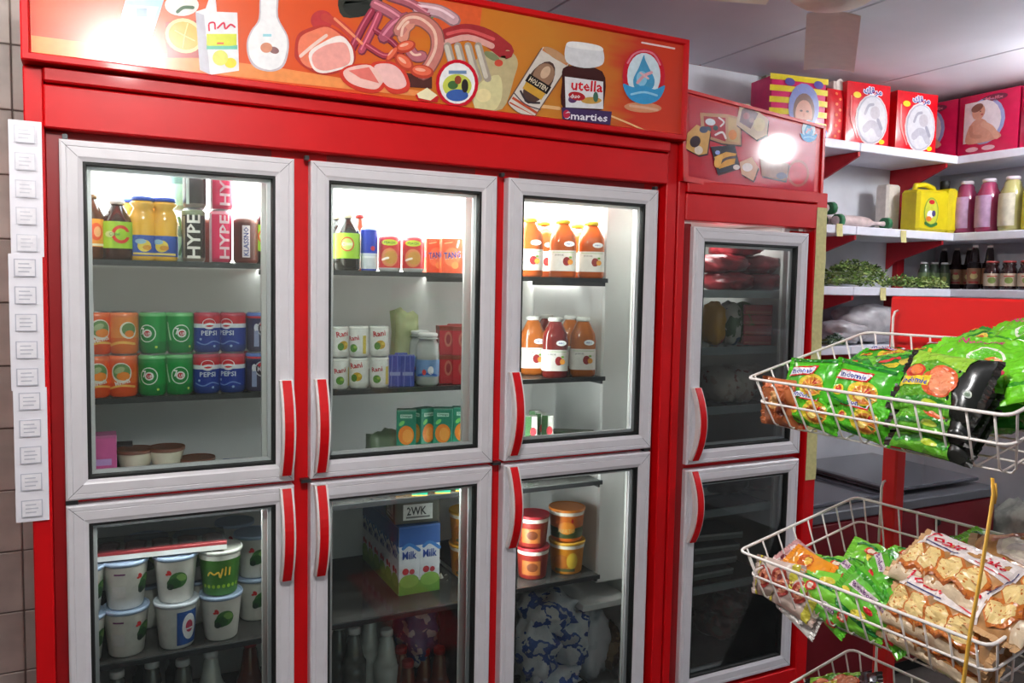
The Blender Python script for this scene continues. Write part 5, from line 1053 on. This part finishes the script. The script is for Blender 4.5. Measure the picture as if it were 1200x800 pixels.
# ---------------------------------------------------------------- pillow packs
def pillow(name, w, h, T, base, art, seed, cat='pack', fin=.010, finc=None, crumple=.004, gloss=.22, amp=1, M_=None):
    bm_ = M_ or mat('foil_%02x%02x%02x' % base, base, gloss, var=.10, scale=25, coat=.25); fc = mat('foil_%02x%02x%02x' % (finc or base), finc or base, gloss)
    def th(u, v): return T/2*max(0, (1-abs(2*u)**3.2))**.55*max(0, (1-abs(2*v)**3))**.5
    def surf(u, v, sgn, off=0):   # u,v in -.5...5
        u_ = min(max(u, -.5), .5); v_ = min(max(v, -.5), .5); nz_ = noise.noise(Vector((u*6+seed*3.1, v*5, seed+sgn)))*crumple*1.4+noise.noise(Vector((u*16, v*13+seed, sgn*2)))*crumple*.6
        t_ = th(u_, v_); pinch = 1-.05*(1-abs(2*u_)**2)
        return Vector((u*w, v*h*pinch, T/2+sgn*(t_+off)+nz_*min(1, t_/(T*.25)) + .5*crumple*sin(v*40)*max(0, abs(2*u)-.85)*4))
    t = thing(name, '', cat); m = MB()
    for sg in (1, -1): m.grid(lambda a, b: surf(a-.5, b-.5, sg), 16, 12, bm_)
    for sg in (-1, 1):   # crimped end fins
        N = 14
        for i in range(N):
            va, vb = i/N-.5, (i+1)/N-.5; pa, pb = surf(sg*.5, va, 1), surf(sg*.5, vb, 1); vm = (va+vb)/2
            m.f([pa, pb, (pb.x+sg*fin, pb.y, pb.z), (sg*(w/2+fin+.0015), vm*h*.95, pa.z+.001), (pa.x+sg*fin, pa.y, pa.z)], fc)
    m.art(art, lambda x_, y_, off: surf(x_, y_, 1, off+.0005), gloss, step=.05)
    m.art([a for a in art if a[2] < 4], lambda x_, y_, off: surf(-x_, y_, -1, off+.0005), gloss, step=.07)
    m.build('wrapper', t); return t
NG = (70, 176, 30)
def noodle_art(v):
    a = [rect(-.5, .5, -.5, .5, (84, 186, 40), 1)] if v == 0 else []
    if v in (0, 1): # green with noodle burst
        a += [ell(.14, -.14, .26, .26, (226, 200, 60), 2), ell(.18, -.16, .20, .20, (206, 120, 50), 3), ell(.22, -.1, .07, .09, (190, 30, 34), 4), ell(.12, -.22, .08, .07, (244, 220, 120), 4), ell(.28, -.22, .06, .05, (60, 110, 40), 4)]
        for k in range(7):
            q = -.6+k*.5; a += [stroke([(.16, -.18), (.16+.24*cos(q), -.18+.24*sin(q))], .02, (240, 190, 90), 5)]
        a += [poly([(-.42, .04), (.18, .10), (.22, .32), (-.38, .26)], (206, 30, 40), 4), poly([(-.40, .07), (.16, .13), (.19, .28), (-.36, .23)], (236, 236, 244), 5), text('Indomie', -.10, .18, .46, .12, (34, 50, 150), 6, .08), stroke([(-.46, -.3), (-.2, -.42), (.05, -.44)], .05, (30, 120, 40), 3), ell(-.30, -.18, .10, .12, (236, 206, 60), 3), ell(-.30, -.16, .06, .08, (206, 60, 40), 4), rect(-.5, .5, .40, .47, (30, 120, 40), 2)]
    if v == 2: # lime
        a += [rect(-.5, .5, -.5, .5, (110, 200, 40), 1), text('Noodles', .02, .26, .5, .12, (206, 60, 120), 4), ell(.20, -.1, .20, .20, (236, 236, 220), 2), ell(.20, -.1, .17, .17, (100, 190, 50), 3), stroke([(-.45, -.2), (-.1, -.3), (.2, -.36)], .06, (60, 150, 40), 2), ell(-.25, .02, .04, .03, (226, 240, 220), 3), ell(.3, -.12, .10, .06, (226, 130, 60), 4), ell(.38, -.28, .08, .05, (206, 60, 90), 4)]
    if v == 3: # black with orange food
        a += [poly([(-.5, -.5), (.32, -.5), (.24, 0), (.32, .5), (-.5, .5)], (90, 160, 40), 1), poly([(-.5, .2), (-.1, .34), (.3, .2), (.28, .5), (-.5, .5)], (150, 200, 60), 2), ell(.06, .0, .22, .26, (206, 90, 50), 3, rot=.3), ell(.10, -.02, .15, .20, (240, 150, 110), 4, rot=.3), ell(.0, .12, .10, .08, (236, 130, 90), 4), ell(-.30, .10, .13, .13, (206, 60, 46), 3), ell(-.28, .12, .08, .08, (236, 130, 70), 4), poly([(-.46, -.16), (-.06, -.10), (-.04, .06), (-.44, .0)], (236, 210, 60), 5), text('Indomie', -.25, -.05, .34, .11, (40, 60, 160), 6, .08), ell(.42, -.10, .035, .055, (200, 206, 200), 4), ell(.42, -.10, .022, .036, (120, 140, 120), 5), stroke([(-.4, -.38), (0, -.30), (.25, -.36)], .10, (50, 130, 40), 3), ell(.05, -.36, .10, .05, (190, 210, 60), 4)]
    if v == 4: # dark leafy
        a += [rect(-.5, .5, -.5, .5, (44, 130, 46), 1), stroke([(-.4, .2), (0, .3), (.4, .1)], .12, (110, 190, 60), 2), ell(.1, -.1, .2, .16, (214, 190, 80), 2), ell(.15, -.08, .1, .1, (190, 90, 50), 3), ell(-.2, -.2, .12, .1, (220, 200, 60), 3), stroke([(-.35, -.05), (-.1, .05)], .06, (206, 60, 60), 4), ell(.35, .3, .06, .06, (230, 140, 60), 4)]
    if v == 5: # small snack: green with purple-white mark
        a += [stroke([(-.5, .3), (0, .35), (.5, .25)], .14, (60, 150, 40), 2), poly([(-.35, -.16), (.3, -.06), (.34, .16), (-.3, .08)], (214, 200, 206), 3), text('BonBon', .0, .01, .5, .14, (110, 50, 120), 4, .12), ell(.32, -.3, .1, .08, (206, 40, 50), 3), ell(-.3, -.32, .12, .08, (236, 214, 80), 3)]
    return a
def noodle(v): return lambda: pillow('noodle_pack', .118, .092, .030, ((84, 186, 40), (70, 176, 36), (112, 202, 44), (24, 26, 24), (46, 134, 48), (96, 190, 50))[v], noodle_art(v), v+1)
def snack(): return pillow('snack_packet', .085, .055, .020, (92, 176, 50), noodle_art(5), 9)
def snack_art2(): return [stroke([(-.45, .2), (0, .0), (.45, -.2)], .16, (30, 120, 50), 2), ell(.1, .12, .16, .14, (226, 206, 70), 3), ell(-.2, -.15, .14, .16, (206, 60, 50), 3), ell(-.2, -.15, .08, .1, (236, 220, 200), 4)]
def snack2(): return pillow('snack_packet', .085, .055, .020, (120, 196, 60), snack_art2(), 12)
def toastart(s=1):
    a = [rect(-.5, .5, .12, .5, (232, 222, 220), 1), rect(-.5, .5, -.5, -.34, (222, 200, 170), 1)]
    for k in range(4):
        cx = -.34+.22*k; P = [(cx-.12, -.26), (cx+.02, -.34), (cx+.13, -.24), (cx+.10, .02), (cx+.04, .12), (cx-.08, .10), (cx-.15, -.02)]
        a += [poly([(x+.016, y-.03) for x, y in P], (150, 76, 30), 2), poly(P, (196, 112, 48), 3), poly([(cx+(x-cx)*.78-.012, -.1+(y+.1)*.80+.02) for x, y in P], (232, 204, 140), 4)]
    a += [text('Toast', -.16, .30, .42, .17, (200, 24, 50), 5, .0, .3), text('Cake', .32, .30, .22, .10, (200, 24, 50), 5, .0, .3), rect(-.30, .06, .155, .175, (60, 60, 110), 5), stroke([(.2, .2), (.34, .16), (.48, .2)], .02, (214, 80, 90), 5)]
    return a
TB = mat('toast_film', (180, 132, 84), .2, var=.35, scale=45, coat=.5, bump=.5, bscale=30)
def toast(): return pillow('toast_bag', .165, .105, .055, (196, 156, 112), toastart(), 21, 'bag', crumple=.006, gloss=.2, M_=TB)
def toast2(): return pillow('toast_bag', .165, .105, .050, (206, 176, 140), [ell(0, 0, .28, .36, (206, 190, 180), 2), ell(0, 0, .24, .31, (224, 214, 196), 3), stroke([(-.3, .1), (0, .34), (.3, .1)], .06, (190, 130, 110), 4), text('Cake', -.30, -.34, .28, .14, (196, 30, 60), 5, .2, .3), stroke([(-.15, -.05), (.0, .05), (.2, 0)], .10, (200, 190, 184), 4)], 25, 'bag', crumple=.006, gloss=.2, M_=TB)
def brownart(): return [ell(0, 0, .3, .36, (176, 90, 50), 2), ell(-.1, .05, .14, .2, (226, 170, 110), 3), ell(.14, -.1, .14, .16, (110, 50, 36), 3), stroke([(-.4, .34), (0, .4), (.4, .34)], .1, (206, 110, 70), 3)]
def brownp(): return pillow('biscuit_pack', .075, .085, .028, (170, 96, 56), brownart(), 31)
def meatart(): return [E2 for E2 in (ell(-.25, 0, .2, .3, (150, 50, 44), 2), ell(-.25, 0, .13, .2, (206, 130, 100), 3), ell(-.25, 0, .06, .1, (120, 40, 36), 4), ell(.15, .08, .2, .3, (160, 60, 50), 2), ell(.15, .08, .13, .2, (206, 130, 100), 3), ell(.15, .08, .06, .1, (110, 36, 34), 4), rect(.38, .5, -.5, .5, (200, 190, 70), 4), rect(-.5, -.42, -.5, .5, (196, 180, 60), 4))]
def meatp(): return pillow('sweets_pack', .09, .07, .026, (190, 170, 160), meatart(), 35)
def pinkp(): return pillow('pink_pack', .11, .07, .024, (190, 140, 140), [stroke([(-.45, .2), (0, .3), (.45, .1)], .16, (226, 206, 206), 2), stroke([(-.45, -.2), (0, -.1), (.45, -.3)], .12, (110, 40, 50), 2)], 37)
def orangep(): return pillow('orange_pack', .08, .05, .022, (236, 150, 40), [ell(0, 0, .2, .3, (206, 100, 40), 2), ell(.05, .05, .1, .16, (246, 206, 90), 3)], 39)
def whitep(): return pillow('white_packet', .07, .05, .008, (214, 210, 206), [rect(-.3, .3, -.3, .3, (226, 224, 220), 1)], 41)
def blackp(): return noodle(3)()
def pose(b, u, v, n, yaw=0, tilt=0, roll=0, e=None, x=None):
    if e is None: p = PP(u, v, b['B']+b['n']*n, b['n'])
    else: p = bp(b, e, x, n)
    X = b['ey'].copy(); Z = (b['n']*cos(tilt)+b['ex']*sin(tilt)).normalized(); Y = Z.cross(X).normalized()
    M = Matrix(((X.x, Y.x, Z.x, p.x), (X.y, Y.y, Z.y, p.y), (X.z, Y.z, Z.z, p.z), (0, 0, 0, 1)))
    return M @ Matrix.Rotation(yaw, 4, 'Z') @ Matrix.Rotation(roll, 4, 'Y') @ Matrix.Translation((0, 0, -.012))
UB, LB, TBk = BAS[1], BAS[0], BAS[2]
R_ = radians
# key, maker, (e along rim towards camera, x outwards, n above rim), yaw, tilt, roll, label
UP = [('brn', brownp, (.036, .268, -.052), 0, R_(75), 0, 1, 'small brown biscuit pack in the left corner of the upper basket'),
      ('n0', noodle(0), (.100, .264, -.048), R_(-6), R_(66), 0, .84, 'green noodle pack upright against the front wires, lower left'),
      ('n1', noodle(1), (.088, .250, -.012), R_(2), R_(58), R_(-6), .84, 'green noodle pack above it at the front left, label facing out'),
      ('n0', noodle(0), (.196, .264, -.048), R_(-8), R_(68), 0, .84, 'green noodle pack upright against the front wires, second along, lower'),
      ('n1', noodle(1), (.186, .250, -.012), R_(-6), R_(56), R_(4), .84, 'green noodle pack second along at the front, upper'),
      ('n3', noodle(3), (.322, .262, -.054), R_(-4), R_(40), 0, 1, 'black and green noodle pack at the bottom front right of the upper basket'),
      ('n3', noodle(3), (.320, .254, -.032), R_(-4), R_(34), 0, 1, 'black and green noodle pack in the middle of the right-hand stack'),
      ('n3', noodle(3), (.316, .238, .000), R_(-5), R_(46), R_(-4), 1.08, 'black and green noodle pack on top front with orange food picture'),
      ('n4', noodle(4), (.060, .195, -.030), R_(25), R_(14), R_(6), .9, 'dark green noodle pack lying in the back left of the upper basket'),
      ('n4', noodle(4), (.135, .185, -.012), R_(-20), R_(16), R_(-8), .9, 'dark green noodle pack lying in the middle of the upper basket'),
      ('n1', noodle(1), (.110, .085, -.022), R_(10), R_(4), R_(5), .9, 'green noodle pack lying near the stand post in the upper basket'),
      ('n4', noodle(4), (.205, .165, -.004), R_(30), R_(12), R_(8), .9, 'dark green noodle pack lying crosswise on top, centre'),
      ('n0', noodle(0), (.205, .075, -.010), R_(-12), R_(0), 0, .9, 'green noodle pack on top at the back of the upper basket'),
      ('n2', noodle(2), (.315, .160, .012), R_(0), R_(22), R_(0), 1.12, 'lime green noodle pack lying broadside at the right of the upper basket'),
      ('n2', noodle(2), (.330, .060, .022), R_(-4), R_(14), R_(-8), 1.1, 'lime green noodle pack on the back right of the heap'),
      ('n2', noodle(2), (.425, .165, .006), R_(30), R_(30), R_(10), 1.0, 'lime green noodle pack with white ring at the right edge'),
      ('n4', noodle(4), (.262, .095, .010), R_(70), R_(10), R_(-6), .9, 'dark green noodle pack with curled corner between the lime packs')]
for k, mk, (e, x, n_), yw, ti, ro, sc_, l in UP: put(k, mk, None, 0, l, None, M=pose(UB, 0, 0, n_, yw, ti, ro, e, x) @ Matrix.Scale(sc_, 4))
# filler packs under the heap
for i, (e, x) in enumerate(((.08, .10), (.08, .20), (.20, .08), (.20, .18), (.32, .08), (.32, .17))): put('n4', noodle(4), None, 0, 'dark green noodle pack at the bottom of the upper basket, %s' % pos[i], 'noodle packs at the bottom', M=pose(UB, 0, 0, -.068, R_(5*i), 0, 0, e, x)); put('n1', noodle(1), None, 0, 'green noodle pack in the middle layer of the upper basket, %s' % pos[i], 'noodle packs in the middle layer', M=pose(UB, 0, 0, -.044, R_(-7*i), 0, 0, e+.01, x+.01))
LOW = [('mt', meatp, (.040, .262, -.060), R_(5), R_(62), 0, 'sweets pack with brown rings in the left corner of the lower basket'),
       ('mt', meatp, (.085, .266, -.070), R_(-8), R_(50), 0, 'sweets pack with brown rings, second at the front left'),
       ('wt', whitep, (.095, .286, -.092), R_(-20), R_(70), 0, 'small white packet poking out under the lower basket'),
       ('pk', pinkp, (.060, .215, -.050), R_(-15), R_(25), R_(5), 'pale pink pack lying behind the ring sweets'),
       ('or', orangep, (.080, .228, -.032), R_(-10), R_(30), 0, 'orange pack on top near the left corner of the lower basket'),
       ('s1', snack, (.145, .262, -.072), R_(-20), R_(55), 0, 'green snack packet low against the front wires'),
       ('s2', snack2, (.130, .250, -.045), R_(10), R_(40), R_(5), 'light green snack packet above it with yellow spot'),
       ('s2', snack2, (.205, .268, -.066), R_(-5), R_(66), 0, 'light green snack packet in the middle of the front wires'),
       ('s1', snack, (.215, .250, -.030), R_(-24), R_(50), 0, 'green snack packet with white banner at mid front'),
       ('s1', snack, (.265, .262, -.050), R_(-40), R_(60), 0, 'green snack packet beside the toast bags at the front'),
       ('s2', snack2, (.120, .180, -.042), R_(35), R_(10), R_(15), 'light green snack packet in the heap, left'),
       ('s1', snack, (.150, .205, -.030), R_(-30), R_(25), R_(-20), 'green snack packet in the heap, front'),
       ('s2', snack2, (.170, .150, -.020), R_(20), R_(10), R_(24), 'light green snack packet standing up in the heap'),
       ('s1', snack, (.200, .190, -.012), R_(-50), R_(20), R_(-10), 'green snack packet tilted over the heap'),
       ('s2', snack2, (.215, .120, -.022), R_(10), R_(-5), R_(8), 'light green snack packet toward the stand'),
       ('s1', snack, (.240, .070, -.006), R_(30), R_(0), R_(-10), 'green snack packet near the post, top'),
       ('s2', snack2, (.300, .060, .004), R_(-14), R_(10), R_(6), 'light green snack packet right of the post'),
       ('s1', snack, (.275, .120, -.004), R_(60), R_(12), R_(12), 'green snack packet in the centre top'),
       ('s2', snack2, (.345, .045, .002), R_(24), R_(0), R_(-8), 'light green snack packet by the far rim'),
       ('s1', snack, (.295, .165, -.004), R_(-20), R_(18), R_(0), 'green snack packet touching the toast bags'),
       ('n4', noodle(4), (.350, .085, -.018), R_(20), R_(4), R_(0), 'dark green pack beneath the small packets at the back'),
       ('to', toast, (.345, .240, -.056), R_(-8), R_(50), 0, 'toast bag lowest against the front wires'),
       ('to', toast, (.345, .238, -.028), R_(-7), R_(48), R_(-3), 'toast bag in the middle of the pile at the front'),
       ('to', toast, (.335, .195, .010), R_(-10), R_(26), R_(-3), 'toast bag on top with sliced toast picture and red lettering'),
       ('t2', toast2, (.400, .110, .016), R_(20), R_(16), R_(4), 'toast bag with pale oval window, behind on top'),
       ('to', toast, (.435, .190, -.004), R_(80), R_(10), R_(0), 'toast bag crosswise at the right edge')]
for k, mk, (e, x, n_), yw, ti, ro, l in LOW: put(k, mk, None, 0, l, None, M=pose(LB, 0, 0, n_, yw, ti, ro, e, x))
for i, (e, x) in enumerate(((.10, .08), (.10, .18), (.20, .10), (.20, .20), (.30, .10))): put('n4' if i % 2 else 's2b', noodle(4) if i % 2 else snack2, None, 0, 'green packet on the bottom wires of the lower basket, %s' % pos[i], 'packets on the bottom wires', M=pose(LB, 0, 0, -.070, R_(12*i), 0, 0, e, x))
# third basket contents
TH = [('n3', noodle(3), (.16, .20, .010), R_(-10), R_(20), 0, 'black and green pack at the bottom edge of the view, left'), ('n3', noodle(3), (.20, .12, .02), R_(15), R_(10), 0, 'black and green pack at the bottom edge, behind'),
      ('n4', noodle(4), (.10, .22, -.01), R_(30), R_(20), R_(10), 'dark green pack in the third basket, left'), ('brn', brownp, (.13, .25, .0), R_(-20), R_(30), 0, 'brown biscuit pack in the third basket'),
      ('n3', noodle(3), (.30, .2, .02), R_(-20), R_(30), 0, 'black and green pack in the third basket, right'), ('n3', noodle(3), (.08, .12, .0), R_(40), R_(0), R_(-10), 'black and green pack in the third basket, far corner'), ('pk', pinkp, (.25, .22, .03), R_(10), R_(25), 0, 'pale pink pack on top in the third basket')]
for k, mk, (e, x, n_), yw, ti, ro, l in TH: put(k, mk, None, 0, l, None, M=pose(TBk, 0, 0, n_, yw, ti, ro, e, x))
for i, (e, x) in enumerate(((.10, .10), (.22, .10), (.12, .2), (.25, .2), (.36, .15))): put('n3', noodle(3), None, 0, 'black and green pack lying low in the third basket, %s' % pos[i], 'packs low in the third basket', M=pose(TBk, 0, 0, -.05+.01*i, R_(9*i), 0, 0, e, x))
# yellow ribbon between the baskets
P = [PD(1163, 560, 1.03), PD(1164, 580, 1.025), PD(1158, 620, 1.01), PD(1148, 680, .99), PD(1137, 740, .975), PD(1129, 800, .965), PD(1124, 850, .96)]
t = thing('yellow_ribbon', 'yellow packing ribbon hanging from the upper basket past the lower one', 'ribbon', P[0])
MB().tube([p-P[0] for p in P], .0042, mat('yellow_ribbon', (226, 172, 60), .4, var=.12), 6, flat=.3).build('strand', t)
MB().tube([PD(1166, 566, 1.03)-P[0], PD(1167, 580, 1.03)-P[0], PD(1165, 590, 1.03)-P[0]], .002, mat('yellow_ribbon', (0, 0, 0)), 6).build('loose_end', t)

# ================================================================ CEILING FAN
FC = mat('cream_fan_paint', (240, 234, 220), .4, var=.04)
h = Vector((1.745, -.42, 2.30))
t = thing('ceiling_fan', 'cream ceiling fan with one blade in view at the top right', 'fan', h)
MB().lathe([(.02, -.045), (.085, -.04), (.115, -.02), (.118, .0), (.10, .025), (.04, .04), (.02, .045)], FC, 28).build('motor', t)
MB().lathe([(.014, .045), (.014, .09), (.05, .095), (.055, CZ-2.30)], FC, 16).build('canopy', t)
for k in range(3):
    a = radians(43+120*k); m = MB()
    def bl(s_, c_):
        r_ = .16+.62*s_; wd = .072+.012*s_; q = (c_-.5)*2*wd; return (r_, q, -.012+.02*(c_-.5)-.01*(q/wd)**2)
    m.grid(bl, 8, 4, FC); k0 = len(m.V); m.grid(lambda s_, c_: (bl(s_, 1-c_)[0], bl(s_, 1-c_)[1], bl(s_, 1-c_)[2]-.003), 8, 4, FC)
    m.box(.09, .18, -.02, .02, -.018, -.012, FC); m.tf(Matrix.Rotation(a, 4, 'Z')); m.build('blade', t)
